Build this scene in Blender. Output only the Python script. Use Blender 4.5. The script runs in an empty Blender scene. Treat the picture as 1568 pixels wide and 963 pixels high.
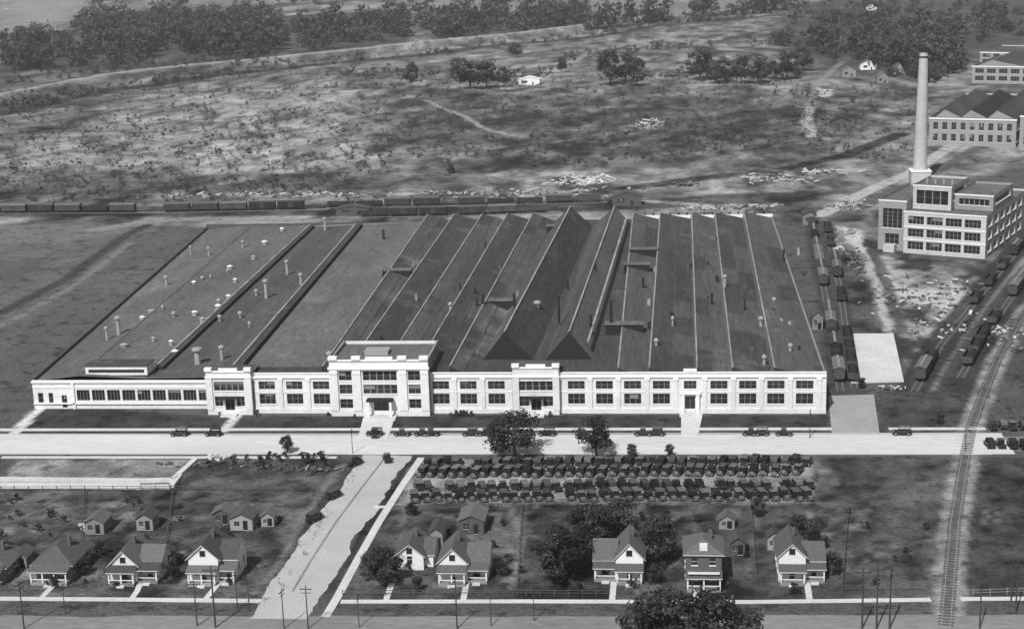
import bpy, math, random
import numpy as np
from mathutils import Matrix, Vector
random.seed(7); rng=np.random.default_rng(11)
# ---------------------------------------------------------------- survey
H=117.0;F=2400.0;psi=math.radians(6);th=math.radians(14.06);roll=math.radians(-1.8)
R=Matrix.Rotation(psi,3,'Z')@Matrix.Rotation(math.pi/2-th,3,'X')@Matrix.Rotation(roll,3,'Z')
def W(px,py,z=0):
    d=R@Vector((px-784,481.5-py,-F)); t=(z-H)/d.z
    return Vector((d.x*t,d.y*t,z))
scene=bpy.context.scene
# ---------------------------------------------------------------- materials
MATS={}
def mat(name,v,amt=0.25,scale=1.0,rough=0.9,coord='world',spec=0.2,rnd=0.0,stretch=None,big=0.0,bump=0.0,attr=None,stain=0.0,specks=None):
    if name in MATS: return MATS[name]
    m=bpy.data.materials.new(name); m.use_nodes=True; nt=m.node_tree; N=nt.nodes; L=nt.links
    b=N['Principled BSDF']; b.inputs['Roughness'].default_value=rough
    b.inputs['Specular IOR Level'].default_value=spec
    if coord=='world':
        g=N.new('ShaderNodeNewGeometry'); src=g.outputs['Position']
    else:
        g=N.new('ShaderNodeTexCoord'); src=g.outputs['Object']
    raw=src
    if stretch:
        mp=N.new('ShaderNodeMapping'); mp.inputs['Scale'].default_value=stretch; L.new(src,mp.inputs[0]); src=mp.outputs[0]
    def M(op,a,bb,c=None):
        n=N.new('ShaderNodeMath'); n.operation=op
        for i,x in enumerate((a,bb,c)):
            if x is None: continue
            if isinstance(x,(int,float)): n.inputs[i].default_value=x
            else: L.new(x,n.inputs[i])
        return n.outputs[0]
    def noise(vec,sc,det=4,ro=.65):
        n=N.new('ShaderNodeTexNoise'); n.inputs['Scale'].default_value=sc; n.inputs['Detail'].default_value=det; n.inputs['Roughness'].default_value=ro
        L.new(vec,n.inputs['Vector']); return n.outputs[0]
    n1=noise(src,scale)
    f=M('MULTIPLY_ADD',n1,amt*4,1-amt*2)
    if big:
        f=M('MULTIPLY',f,M('MULTIPLY_ADD',noise(src,scale*0.08,5),big*4,1-big*2))
    if stain:   # pale weathered patches
        s_=noise(raw,.045,6,.7); s_=M('MAXIMUM',M('MULTIPLY_ADD',s_,9,-5.1),0); s_=M('MINIMUM',s_,1)
        f=M('MULTIPLY',f,M('MULTIPLY_ADD',s_,stain,1))
    if specks:  # clumpy dark weeds and tussocks
        for sc,th_,dep in specks:
            s_=noise(raw,sc,3,.6); s_=M('MINIMUM',M('MAXIMUM',M('MULTIPLY_ADD',s_,9,-9*th_),0),1)
            f=M('MULTIPLY',f,M('MULTIPLY_ADD',s_,-dep,1))
    if rnd:
        oi=N.new('ShaderNodeObjectInfo')
        f=M('MULTIPLY',f,M('MULTIPLY_ADD',oi.outputs['Random'],rnd*2,1-rnd))
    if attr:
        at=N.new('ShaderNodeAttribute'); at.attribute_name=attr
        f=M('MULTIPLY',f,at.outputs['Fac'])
    f=M('MULTIPLY',f,v); f=M('MAXIMUM',f,0.008); f=M('MINIMUM',f,0.85)
    L.new(f,b.inputs['Base Color'])
    if bump:
        bp=N.new('ShaderNodeBump'); bp.inputs['Strength'].default_value=0.8; bp.inputs['Distance'].default_value=bump
        L.new(n1,bp.inputs['Height']); L.new(bp.outputs[0],b.inputs['Normal'])
    MATS[name]=m; return m
mWall=mat('white_glazed_brick',.63,.12,.7,.8,big=.14)
mTrim=mat('limestone_trim',.72,.08,1.0,.8)
mMull=mat('steel_window_bars',.20,.1,1.0,.8)
mSide=mat('side_brick',.24,.12,1,.9,big=.15)
mGlass=mat('window_glass',.020,.4,.6,.15,spec=.4)
mGlassL=mat('clerestory_glass',.16,.4,.3,.4,spec=.4)
mRoof=mat('tar_felt_roof',.080,.38,.9,.95,stretch=(1.5,.12,1),big=.32,stain=.8,spec=.1)
mRoof2=mat('tar_felt_roof_dark',.055,.38,.9,.95,stretch=(1.5,.12,1),big=.32,stain=.9,spec=.1)
mRoof3=mat('gravel_roof',.116,.34,.9,.95,stretch=(1.2,.3,1),big=.28,stain=.5,spec=.1)
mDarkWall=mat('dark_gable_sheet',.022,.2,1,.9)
mCap=mat('galvanised_ridge_cap',.27,.5,.15,.6)
mMetal=mat('vent_metal',.30,.2,1,.5)
mConc=mat('concrete',.52,.16,1.2,.9,big=.14)
mRoad=mat('road_concrete',.53,.16,1.1,.9,big=.12,stretch=(.2,1,1))
mRoadB=mat('street_gravel',.39,.14,1.6,.95,big=.12)
mRoadC=mat('street_dirt',.20,.28,1.2,.95,big=.2,stretch=(.3,1,1))
mKerb=mat('kerb_concrete',.46,.1,1,.9)
mPaint=mat('white_house_paint',.64,.08,2,.7,'obj',rnd=.12)
mPaintG=mat('grey_house_paint',.22,.1,2,.8,'obj',rnd=.3)
mBrickD=mat('dark_brick',.10,.15,3,.9,'obj')
mShingle=mat('roof_shingles',.085,.32,2.5,.95,'obj',rnd=.4)
mWood=mat('weathered_wood',.08,.3,1.5,.9)
mWoodM=mat('grey_lumber',.20,.3,1.5,.9)
mWoodL=mat('pale_lumber',.48,.25,1.5,.9)
mBox=mat('boxcar_paint',.045,.3,.8,.9,rnd=.6)
mBoxR=mat('boxcar_roof',.09,.3,.8,.9,rnd=.6)
mBlack=mat('black_car_paint',.018,.2,1,.3,'obj',spec=.5,rnd=.6)
mTop=mat('car_top_fabric',.075,.2,2,.7,'obj',rnd=.9)
mTire=mat('tyre_rubber',.03,.2,2,.8,'obj')
mRim=mat('wheel_spokes',.16,.2,2,.6,'obj')
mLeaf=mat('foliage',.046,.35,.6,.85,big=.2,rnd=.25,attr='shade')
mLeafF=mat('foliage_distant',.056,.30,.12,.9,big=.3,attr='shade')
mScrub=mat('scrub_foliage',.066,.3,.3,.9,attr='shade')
mBark=mat('bark',.07,.3,3,.9,'obj')
mStack=mat('chimney_brick',.42,.12,.5,.9,big=.12)
mPole=mat('pole_wood',.05,.2,2,.9)
mTrimO=mat('white_house_trim',.64,.05,2,.7,'obj')
mGreyB=mat('grey_brick',.27,.14,.8,.9,'obj',big=.14)
# ---------------------------------------------------------------- mesh builder
class B:
    def __init__(s): s.v=[];s.f=[];s.m=[];s.ms=[]
    def mi(s,m):
        if m not in s.ms: s.ms.append(m)
        return s.ms.index(m)
    def poly(s,pts,m):
        i=len(s.v); s.v+= [tuple(p) for p in pts]; s.f.append(list(range(i,i+len(pts)))); s.m.append(s.mi(m))
    def box(s,x0,x1,y0,y1,z0,z1,m,tx=0,ty=0):
        i=len(s.v)
        s.v+=[(x0,y0,z0),(x1,y0,z0),(x1,y1,z0),(x0,y1,z0),(x0+tx,y0+ty,z1),(x1-tx,y0+ty,z1),(x1-tx,y1-ty,z1),(x0+tx,y1-ty,z1)]
        for q in ((0,3,2,1),(4,5,6,7),(0,1,5,4),(1,2,6,5),(2,3,7,6),(3,0,4,7)):
            s.f.append([i+k for k in q]); s.m.append(s.mi(m))
    def obox(s,c,u,lx,ly,lz,m):
        u=Vector(u).normalized(); c=Vector(c); n=Vector((-u.y,u.x,0)).normalized(); w=u.cross(n); i=len(s.v)
        for dz in (0,1):
            for a,b_ in ((-1,-1),(1,-1),(1,1),(-1,1)):
                s.v.append(tuple(c+u*lx*.5*a+n*ly*.5*b_+w*lz*dz))
        for q in ((0,3,2,1),(4,5,6,7),(0,1,5,4),(1,2,6,5),(2,3,7,6),(3,0,4,7)):
            s.f.append([i+k for k in q]); s.m.append(s.mi(m))
    def cyl(s,p0,p1,r0,r1,n,m,cap=True):
        p0=Vector(p0);p1=Vector(p1); d=(p1-p0).normalized()
        a=d.orthogonal().normalized(); b=d.cross(a); i=len(s.v)
        for p,r in ((p0,r0),(p1,r1)):
            for k in range(n):
                t=2*math.pi*k/n; s.v.append(tuple(p+a*r*math.cos(t)+b*r*math.sin(t)))
        mi=s.mi(m)
        for k in range(n):
            s.f.append([i+k,i+(k+1)%n,i+n+(k+1)%n,i+n+k]); s.m.append(mi)
        if cap:
            s.f.append([i+n+k for k in range(n)]); s.m.append(mi)
            s.f.append([i+n-1-k for k in range(n)]); s.m.append(mi)
    def slab(s,pts,t,m,m2=None):
        pts=[Vector(p) for p in pts]; lo=[p-Vector((0,0,t)) for p in pts]
        s.poly(pts,m); s.poly(lo[::-1],m2 or m); n=len(pts)
        for k in range(n): s.poly([pts[k],lo[k],lo[(k+1)%n],pts[(k+1)%n]],m2 or m)
    def wall(s,o,u,L,Hh,ops,m,rev=.3,mg=None,mt=None,sill=True,mb=None):
        o=Vector(o);u=Vector(u).normalized();z=Vector((0,0,1));n=u.cross(z); mg=mg or mGlass; mb=mb or mt or mMull; mt=mt or mTrim
        xs=sorted(set([0,L]+[a for q in ops for a in q[:2]])); zs=sorted(set([0,Hh]+[a for q in ops for a in q[2:4]]))
        q=lambda x,zz,d=0:o+u*x+z*zz+n*d
        for i in range(len(xs)-1):
            for j in range(len(zs)-1):
                cx=(xs[i]+xs[i+1])/2;cz=(zs[j]+zs[j+1])/2
                if any(a[0]<cx<a[1] and a[2]<cz<a[3] for a in ops): continue
                s.poly([q(xs[i],zs[j]),q(xs[i+1],zs[j]),q(xs[i+1],zs[j+1]),q(xs[i],zs[j+1])],m)
        for op in ops:
            x0,x1,z0,z1=op[:4]; nx,nz=(op[4],op[5]) if len(op)>5 else (2,2)
            s.poly([q(x0,z0,-rev),q(x1,z0,-rev),q(x1,z1,-rev),q(x0,z1,-rev)],mg)
            s.poly([q(x0,z0),q(x0,z0,-rev),q(x0,z1,-rev),q(x0,z1)],mt)
            s.poly([q(x1,z0,-rev),q(x1,z0),q(x1,z1),q(x1,z1,-rev)],mt)
            s.poly([q(x0,z0),q(x1,z0),q(x1,z0,-rev),q(x0,z0,-rev)],mt)
            s.poly([q(x0,z1,-rev),q(x1,z1,-rev),q(x1,z1),q(x0,z1)],mt)
            bw=max(.04,(x1-x0)*.016)
            if random.random()<.22 and x1-x0>1:   # a drawn shade or open sash
                zz=z1-(z1-z0)*random.uniform(.25,.6); xa=x0+(x1-x0)*random.choice([0,1/3,.5,0]); xb=min(x1,xa+(x1-x0)*random.choice([1/3,.5,1]))
                s.poly([q(xa,zz,-rev+.02),q(xb,zz,-rev+.02),q(xb,z1,-rev+.02),q(xa,z1,-rev+.02)],mMull)
            for k in range(1,nx):
                xx=x0+(x1-x0)*k/nx; s.poly([q(xx-bw,z0,-rev+.04),q(xx+bw,z0,-rev+.04),q(xx+bw,z1,-rev+.04),q(xx-bw,z1,-rev+.04)],mb)
            for k in range(1,nz):
                zz=z0+(z1-z0)*k/nz; s.poly([q(x0,zz-.04,-rev+.045),q(x1,zz-.04,-rev+.045),q(x1,zz+.04,-rev+.045),q(x0,zz+.04,-rev+.045)],mb)
            if sill: s.slab([q(x0-.12,z0-.01,0),q(x0-.12,z0-.01,.14),q(x1+.12,z0-.01,.14),q(x1+.12,z0-.01,0)],.16,mt)
    def prow(s,o,u,x0,x1,z0,z1,mf,mg,d=.05):
        o=Vector(o);u=Vector(u).normalized();z=Vector((0,0,1));n=u.cross(z); q=lambda x,zz,d:o+u*x+z*zz+n*d
        f=.12
        for a,b_,c,e in ((x0-f,x1+f,z1,z1+f),(x0-f,x1+f,z0-f,z0),(x0-f,x0,z0,z1),(x1,x1+f,z0,z1)):
            s.poly([q(a,c,d),q(b_,c,d),q(b_,e,d),q(a,e,d)],mf)
        s.poly([q(x0,z0,.02),q(x1,z0,.02),q(x1,z1,.02),q(x0,z1,.02)],mg)
    def mesh(s,name):
        me=bpy.data.meshes.new(name); me.from_pydata(s.v,[],s.f)
        for m in s.ms: me.materials.append(m)
        me.polygons.foreach_set('material_index',s.m); me.update(); return me
def link(o,parent=None):
    scene.collection.objects.link(o)
    if parent: o.parent=parent
    return o
def obj(name,me,loc=(0,0,0),rz=0,sc=1,parent=None):
    o=bpy.data.objects.new(name,me); o.location=loc; o.rotation_euler[2]=rz; o.scale=(sc,sc,sc) if not hasattr(sc,'__len__') else sc
    return link(o,parent)
class Parts:
    def __init__(s,name,loc=(0,0,0),rz=0):
        s.name=name; s.p={}; s.loc=loc; s.rz=rz
    def __getitem__(s,k):
        if k not in s.p: s.p[k]=B()
        return s.p[k]
    def done(s):
        e=bpy.data.objects.new(s.name,None); e.empty_display_size=.5; e.location=s.loc; e.rotation_euler[2]=s.rz; link(e)
        for k,b in s.p.items(): obj(k,b.mesh(s.name+'_'+k),parent=e)
        return e
# ---------------------------------------------------------------- numpy noise
LAT=[rng.random((128,128)) for _ in range(6)]
def vn(x,y,s,k=0):
    x=x/s+500;y=y/s+500; xi=np.floor(x).astype(int);yi=np.floor(y).astype(int);fx=x-xi;fy=y-yi
    fx=fx*fx*(3-2*fx);fy=fy*fy*(3-2*fy);T=LAT[k%6]
    a=T[xi%128,yi%128];b=T[(xi+1)%128,yi%128];c=T[xi%128,(yi+1)%128];d=T[(xi+1)%128,(yi+1)%128]
    return (a*(1-fx)+b*fx)*(1-fy)+(c*(1-fx)+d*fx)*fy
def fbm(x,y,s,k=0,o=4):
    t=0;a=.5;w=0
    for i in range(o): t=t+a*vn(x+i*37,y-i*19,s,k+i); w+=a; a*=.6; s/=2.1
    return t/w
# ---------------------------------------------------------------- ground
def axis(lo,hi,step,far_lo,far_hi,g=1.05,mx=14):
    a=list(np.arange(lo,hi,step)); s=step;x=a[-1]
    while x<far_hi: s=min(s*g,mx); x+=s; a.append(x)
    s=step;x=lo;pre=[]
    while x>far_lo: s=min(s*g,mx); x-=s; pre.append(x)
    return np.array(pre[::-1]+a)
gx=axis(-250,190,1.2,-2400,1500,1.03,9); gy=axis(235,740,1.2,-200,4200,1.012,14)
gx=np.concatenate([[-9000,-6000,-4000],gx,[3000,5000,9000]]); gy=np.concatenate([[-3000,-1000],gy,[6000,9000,16000]])
X,Y=np.meshgrid(gx,gy); X=X.ravel();Y=Y.ravel()
A=.088*np.ones_like(X)
wx=(fbm(X,Y,9,3)-.5)*5; wy=(fbm(X,Y,9,5)-.5)*5
far=np.clip((Y-560)/1500,0,1)
wob=1+far*2.2
def segd(px,py,pts):
    d=np.full(px.shape,1e9)
    for (x0,y0),(x1,y1) in zip(pts[:-1],pts[1:]):
        dx,dy=x1-x0,y1-y0; t=np.clip(((px-x0)*dx+(py-y0)*dy)/(dx*dx+dy*dy+1e-9),0,1)
        d=np.minimum(d,np.hypot(px-x0-t*dx,py-y0-t*dy))
    return d
def toW(pts): return [tuple(W(*p)[:2]) for p in pts]
def blend(w,v,nz):
    global A
    A=A*(1-w)+v*w*(1 if nz is None else nz)
def line(pts,width,v,al=1,soft=.6,wo=.6,nz=None):
    p=toW(pts)
    d=segd(X+wx*wo*wob*.5,Y+wy*wo*wob*.5,p)
    blend(np.clip((width/2-d)/(soft*wob)+.5,0,1)*al,v,nz)
def area(pts,v,al=1,soft=1.5,wo=1,nz=None):
    p=toW(pts)
    px=X+wx*wo*wob;py=Y+wy*wo*wob; ins=np.zeros(X.shape,bool); n=len(p)
    for i in range(n):
        x0,y0=p[i];x1,y1=p[(i+1)%n]
        if y0==y1: continue
        c=((y0>py)!=(y1>py))&(px<(x1-x0)*(py-y0)/(y1-y0)+x0); ins^=c
    d=segd(px,py,p+[p[0]]); sd=np.where(ins,d,-d)
    blend(np.clip(sd/(soft*wob)+.5,0,1)*al,v,nz)
n1=fbm(X,Y*.6,60,0,5); n2=fbm(X,Y*.6,12,1,5); n3=fbm(X,Y,4,2,4); n4=fbm(X,Y*.5,26,4,5); n5=fbm(X,Y*.4,9,3,5)
pat=np.clip(.55+(n2-.5)*3.2,.2,2.1)
fieldv=.150+ (n1-.5)*.22 + (n4-.5)*.22+(n5-.5)*.22
area([(-400,352),(1250,345),(1568,250),(1900,200),(1900,-60),(-400,-60)],1,1,8,1,nz=np.clip(fieldv,.035,.36)*np.clip(1+(n2-.5)*2.6,.3,1.9))
area([(-400,345),(160,345),(315,348),(50,580),(-20,640),(-400,650)],.110,.92,4,1,nz=1+(n4-.5)*.7+(n5-.5)*.5)
area([(-400,345),(-400,375),(100,372),(210,352),(160,343)],.15,.6,4,1,nz=1+(n4-.5)*.9)
area([(0,240),(200,165),(420,125),(560,140),(600,190),(520,250),(250,270),(0,290)],.27,.6,14,1,nz=np.clip(1+(n2-.5)*3.0,.25,2))
area([(0,262),(300,268),(560,262),(800,240),(800,285),(0,300)],.085,.5,8,1,nz=pat)
area([(640,150),(1000,150),(1240,170),(1230,230),(900,240),(700,215)],.075,.6,12,1,nz=pat)
area([(560,130),(760,140),(690,200),(600,190)],.07,.5,14,1,nz=pat)
area([(860,60),(1190,25),(1200,75),(920,110)],.22,.6,10,1,nz=pat)
area([(0,0),(140,0),(120,30),(0,50)],.26,.8,25,1)
area([(-200,100),(130,95),(440,100),(150,125),(-200,165)],.09,.6,12,1,nz=pat)
area([(440,80),(880,40),(1100,30),(640,68),(440,98)],.09,.5,12,1,nz=pat)
area([(600,0),(900,-10),(1200,-20),(1200,14),(900,28),(760,30)],.2,.6,25,1)
# forest floor, shade under the trees painted into the ground tone
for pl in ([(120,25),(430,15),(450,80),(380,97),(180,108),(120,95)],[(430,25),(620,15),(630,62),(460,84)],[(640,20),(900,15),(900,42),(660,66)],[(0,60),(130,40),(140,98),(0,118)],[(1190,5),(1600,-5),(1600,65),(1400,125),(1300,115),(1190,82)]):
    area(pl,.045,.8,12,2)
bank=[(-50,160),(160,122),(300,106),(430,93),(640,72),(900,44),(1190,12),(1400,-10)]
line(bank,11,.32,.9,2,.3)
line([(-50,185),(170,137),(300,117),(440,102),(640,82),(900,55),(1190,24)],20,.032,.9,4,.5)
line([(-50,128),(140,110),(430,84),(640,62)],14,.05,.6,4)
line([(500,100),(760,98),(1000,100),(1240,110)],9,.24,.7,2)
line([(500,112),(760,108),(1000,112),(1240,122)],14,.05,.5,3)
line([(880,95),(910,75),(1050,50),(1190,35)],8,.28,.7,2)
line([(650,155),(690,168),(745,200),(800,208)],3.5,.33,.8,1.2)
line([(640,160),(700,185),(760,210),(900,225)],4,.05,.6,1.2)
line([(400,140),(560,170),(640,215),(760,240)],4,.06,.5,1.2)
line([(0,225),(180,205),(330,215),(560,262)],3,.3,.35,1.2)
line([(1240,165),(1235,185),(1245,210),(1280,214)],6,.34,.9,1.5)
line([(1240,170),(1250,130),(1290,95)],5,.24,.6,1.5)
area([(1255,135),(1275,138),(1270,150),(1258,147)],.45,.9,1,1)
line([(-100,325),(500,322),(850,318),(1250,300)],26,.055,.85,5,nz=pat)
line([(350,300),(600,297),(760,293),(920,290)],6,.40,.65,2,1.4,nz=pat)
line([(-50,300),(200,298),(360,300)],5,.2,.6,2,nz=pat)
line([(620,290),(820,300),(960,305),(1130,320)],5,.34,.6,2,1.4,nz=pat)
line([(860,310),(930,290),(1180,262),(1290,240),(1380,205)],10,.045,.85,2,nz=pat)
line([(900,240),(1100,232),(1230,228)],5,.3,.5,2,1.5,nz=pat)
area([(1120,255),(1260,262),(1270,290),(1140,280)],.33,.6,3,1,nz=pat)
area([(950,180),(1010,183),(1000,207),(955,205)],.38,.6,3,1,nz=pat)
area([(750,265),(930,262),(945,292),(740,295)],.33,.5,4,1,nz=pat)
area([(1250,300),(1330,296),(1400,330),(1330,350),(1260,345)],.30,.7,4,1,nz=pat)
line([(1255,330),(1330,292),(1400,262),(1470,215),(1568,160)],7,.40,.9,1.2)
line([(1270,345),(1340,305),(1410,276),(1500,225)],7,.07,.7,1.5)
line([(-100,495),(0,480),(100,428),(190,362),(225,345)],5,.045,.9,1.5,.3)
line([(-100,520),(0,500),(110,440),(200,372)],3,.2,.6,1.5,.3)
line([(150,352),(230,338),(310,335),(480,338)],9,.23,.8,2)
area([(120,440),(200,455),(60,575),(-20,650),(-60,600)],.085,.6,6,1)
area([(1265,345),(1345,320),(1400,395),(1500,400),(1560,340),(1640,330),(1500,600),(1385,610),(1350,520),(1300,510)],.16,.9,2,1,nz=pat)
area([(1340,390),(1400,400),(1500,415),(1470,510),(1400,590),(1375,510)],.34,.6,2,1,nz=np.clip(.2+(n2-.4)*5,.15,1.8))
area([(1280,345),(1320,352),(1325,385),(1290,380)],.52,.85,1.5,1)
line([(1318,380),(1345,440),(1362,508)],3.2,.40,.85,.8)
line([(1335,380),(1360,440),(1380,508)],4,.06,.8,.8)
line([(1240,340),(1262,450),(1285,600)],5,.05,.9,.8)
line([(1262,340),(1285,450),(1310,600)],5,.06,.9,.8)
area([(1285,345),(1318,400),(1350,508),(1300,512),(1290,450)],.06,.7,1.5,1,nz=pat)
line([(1750,150),(1568,372),(1500,455),(1440,530),(1400,600)],10,.035,.9,1,.3)
line([(1800,190),(1568,400),(1500,490),(1450,570),(1410,640)],3,.24,.8,.8,.4)
line([(1820,210),(1568,430),(1510,510),(1470,580),(1450,650)],10,.035,.85,1,.3)
area([(1345,600),(1420,600),(1500,600),(1480,655),(1345,655)],.055,.9,1,1,nz=1+(n3-.5)*1.6)
area([(1505,600),(1568,480),(1800,400),(1800,655),(1500,655)],.06,.9,2,1,nz=1+(n2-.5)*1.8)
area([(-160,640),(20,664),(60,618),(320,637),(1268,635),(1270,658),(-160,668)],.046,1,.3,0,nz=1+(n3-.5)*1.3)
area([(-400,585),(55,585),(20,660),(-400,670)],.085,.9,2,1,nz=1+(n3-.5)*.8)
line([(72,618),(48,636),(24,662)],3.0,.55,1,.4,0)
line([(362,636),(350,648),(338,661)],2.4,.5,1,.4,0)
yard=np.clip(1+(n2-.5)*2.8+(n3-.5)*2.2,.25,2.7)
area([(-200,702),(560,702),(410,935),(-200,930)],.084,1,1,0,nz=yard)
area([(628,702),(1475,700),(1440,935),(495,935)],.066,1,1,0,nz=yard)
area([(1490,700),(1900,700),(1900,930),(1460,930)],.056,1,1,0,nz=np.clip(1+(n2-.5)*1.8+(n3-.5)*1.6,.3,2))
area([(20,704),(300,704),(272,738),(0,737)],.22,.9,1.5,1.0,nz=1+(n3-.5)*1.4+(n2-.5)*.8)
area([(-200,703),(30,705),(5,735),(-200,735)],.07,.9,.8,.6)
area([(310,705),(540,702),(500,728),(290,735)],.13,.8,1.5,1,nz=pat)
area([(320,712),(370,716),(350,742),(280,742)],.26,.6,1.5,1,nz=pat)
for yy,vv in ((752,.12),(768,.04),(790,.16),(803,.05),(832,.14),(845,.05),(905,.12)):
    line([(-20,yy),(230,yy-4),(430,yy)],1.4,vv,.6,.8,.9,nz=pat)
for k in range(130):    # gardens, bare dirt, ash heaps
    a=random.uniform(-20,400); b=random.uniform(750,900)
    if k%2: a=random.uniform(600,1440)
    w_=random.uniform(8,40); hh_=random.uniform(3,12); area([(a,b),(a+w_,b-1),(a+w_-4,b+hh_),(a-5,b+hh_+1)],random.choice([.025,.04,.15,.24,.11,.03]),.65,.6,.7)
for gx0,gy0 in ((360,770),(395,845),(760,790),(1100,775),(1310,780),(1330,840),(60,765),(1500,780)):
    for j in range(7): line([(gx0+j*5,gy0),(gx0+j*5-5,gy0+22)],.45,random.choice([.03,.16]),.7,.3,.1)
area([(632,702),(1245,698),(1240,770),(605,772)],.26,.85,1.2,.6,nz=1+(n3-.5)*1.8)
area([(1235,700),(1350,702),(1350,750),(1300,770),(1240,750)],.15,.7,1.5,1,nz=pat)
area([(1250,705),(1300,708),(1290,740),(1250,738)],.30,.6,1.5,1,nz=pat)
for k in range(8):
    x=620+k*90; line([(x,772),(x-6,830),(x-14,900)],.8,random.choice([.17,.12,.04]),.6,.6)
line([(552,704),(512,745),(470,800),(432,860),(400,925)],3.2,.10,.8,1,nz=pat)
line([(525,712),(470,785),(430,850),(385,915)],1.3,.22,.6,.6)
line([(635,700),(600,750),(562,805),(525,870),(500,915)],2.0,.05,.9,.6,nz=pat)
line([(780,775),(800,830),(790,900)],1.0,.18,.7,.5)
line([(600,775),(720,800),(860,830)],1.0,.16,.6,.5)
line([(0,928),(1568,928)],3,.08,.9,.6)
trk=[(1700,320),(1568,480),(1530,545),(1503,610),(1487,655),(1478,700),(1462,800),(1448,963),(1435,1060)]
line(trk,5.4,.25,.85,1.0,.5,nz=1+(n3-.5)*1.6)
line(trk,1.5,.09,.75,.6,.3)
Z=np.zeros_like(X)
m_=np.clip((Y-620)/80,0,1)
Z=m_*(fbm(X,Y,25,2,4)-.5)*2.2+np.clip((Y-700)/300,0,1)*(fbm(X*.4,Y,110,1,3)-.5)*9
dbk=segd(X,Y,toW(bank)); Z=Z*(1-np.exp(-(dbk/25)**2)*.6)+4.5*np.clip(1.5-dbk/12,0,1)
Z[((X>70)&(X<220)&(Y<760))]=0
Z=np.where((X>60)&(Y<1300),Z*.15,Z)
nx_,ny_=len(gx),len(gy)
me=bpy.data.meshes.new('ground'); me.vertices.add(nx_*ny_)
me.vertices.foreach_set('co',np.stack([X,Y,Z],1).astype(np.float32).ravel())
ii,jj=np.meshgrid(np.arange(nx_-1),np.arange(ny_-1)); a0=(jj*nx_+ii).ravel()
q=np.stack([a0,a0+1,a0+1+nx_,a0+nx_],1).astype(np.int32)
me.loops.add(q.size); me.loops.foreach_set('vertex_index',q.ravel())
me.polygons.add(len(q)); me.polygons.foreach_set('loop_start',np.arange(0,q.size,4,dtype=np.int32)); me.polygons.foreach_set('loop_total',np.full(len(q),4,dtype=np.int32))
me.update(calc_edges=True)
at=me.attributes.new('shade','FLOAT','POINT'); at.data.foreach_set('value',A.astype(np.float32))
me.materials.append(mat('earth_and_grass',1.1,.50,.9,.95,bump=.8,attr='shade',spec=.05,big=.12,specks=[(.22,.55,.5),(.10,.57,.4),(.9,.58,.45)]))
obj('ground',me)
GZ=Z.reshape(ny_,nx_)
def gz(x,y):
    i=min(max(int(np.searchsorted(gx,x))-1,0),nx_-1); j=min(max(int(np.searchsorted(gy,y))-1,0),ny_-1); return float(GZ[j,i])
# ---------------------------------------------------------------- roads, pavements
def strip(name,pts,w,z0,z1,m,world=False):
    p=[Vector((a[0],a[1],0)) for a in (pts if world else toW(pts))]; b=B()
    L_=[];R_=[]
    for i,c in enumerate(p):
        t=(p[min(i+1,len(p)-1)]-p[max(i-1,0)]).normalized(); nn=Vector((-t.y,t.x,0)); L_.append(c+nn*w/2); R_.append(c-nn*w/2)
    for i in range(len(p)-1):
        a,b_,c,d=R_[i],R_[i+1],L_[i+1],L_[i]; up=Vector((0,0,z1))
        b.poly([a+up,b_+up,c+up,d+up],m)
        if z1-z0>.03:
            lo=Vector((0,0,z0)); b.poly([a+lo,b_+lo,b_+up,a+up],m); b.poly([c+lo,d+lo,d+up,c+up],m)
    return obj(name,b.mesh(name))
def ragged(name,pts,w,z,m,amp=.5,step=.8):   # unkerbed roadway with a worn, uneven edge
    p=[Vector((a[0],a[1],0)) for a in toW(pts)]; q=[]
    for a,c in zip(p[:-1],p[1:]):
        n=max(1,int((c-a).length/step)); q+= [a.lerp(c,i/n) for i in range(n)]
    q.append(p[-1]); b=B(); L_=[];R_=[]
    N_=len(q); jl=fbm(np.arange(N_)*step,np.zeros(N_),7,1,4)-.5; jr=fbm(np.arange(N_)*step,np.ones(N_)*90,7,2,4)-.5
    for i,c in enumerate(q):
        t=(q[min(i+6,N_-1)]-q[max(i-6,0)]).normalized(); nn=Vector((-t.y,t.x,0))
        L_.append(c+nn*(w/2+jl[i]*amp*3)+Vector((0,0,z))); R_.append(c-nn*(w/2+jr[i]*amp*2)+Vector((0,0,z)))
    for i in range(N_-1): b.poly([R_[i],R_[i+1],L_[i+1],L_[i]],m)
    return obj(name,b.mesh(name))
strip('main_road',[(-700,342.1-2.6),(-160,341.2),(-60,341.6),(40,342.8),(75,343.2)],14.0,0,.012,mRoad,True)
strip('east_road',[(75,343.2),(150,344.4),(500,349)],10,0,.012,mat('oiled_road',.17,.2,1,.9,big=.15,stretch=(.3,1,1)),True)
yc=lambda x:341.2+ (x+160)*.0085
strip('kerb',[(-400,yc(-400)+7.25),(-70,yc(-70)+7.25),(75,yc(75)+7.25)],.3,0,.13,mKerb,True)
strip('kerb',[(-400,yc(-400)-7.25),(-74,yc(-74)-7.25)],.3,0,.13,mKerb,True)
strip('kerb',[(-59,yc(-59)-7.25),(70,yc(70)-7.25)],.3,0,.13,mKerb,True)
strip('sidewalk',[(-400,yc(-400)+10.6),(0,yc(0)+10.6),(37,yc(37)+10.6)],1.7,0,.12,mConc,True)
strip('sidewalk',[(-155,yc(-155)-9.6),(-76,yc(-72)-9.6)],1.3,0,.10,mConc,True)
strip('sidewalk',[(50,yc(50)+10.6),(72,yc(72)+10.6)],1.6,0,.12,mConc,True)
ragged('side_street',[(594,697),(560,745),(519,800),(480,860),(452,905),(430,947)],10.8,.010,mRoadB,.9)
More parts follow.
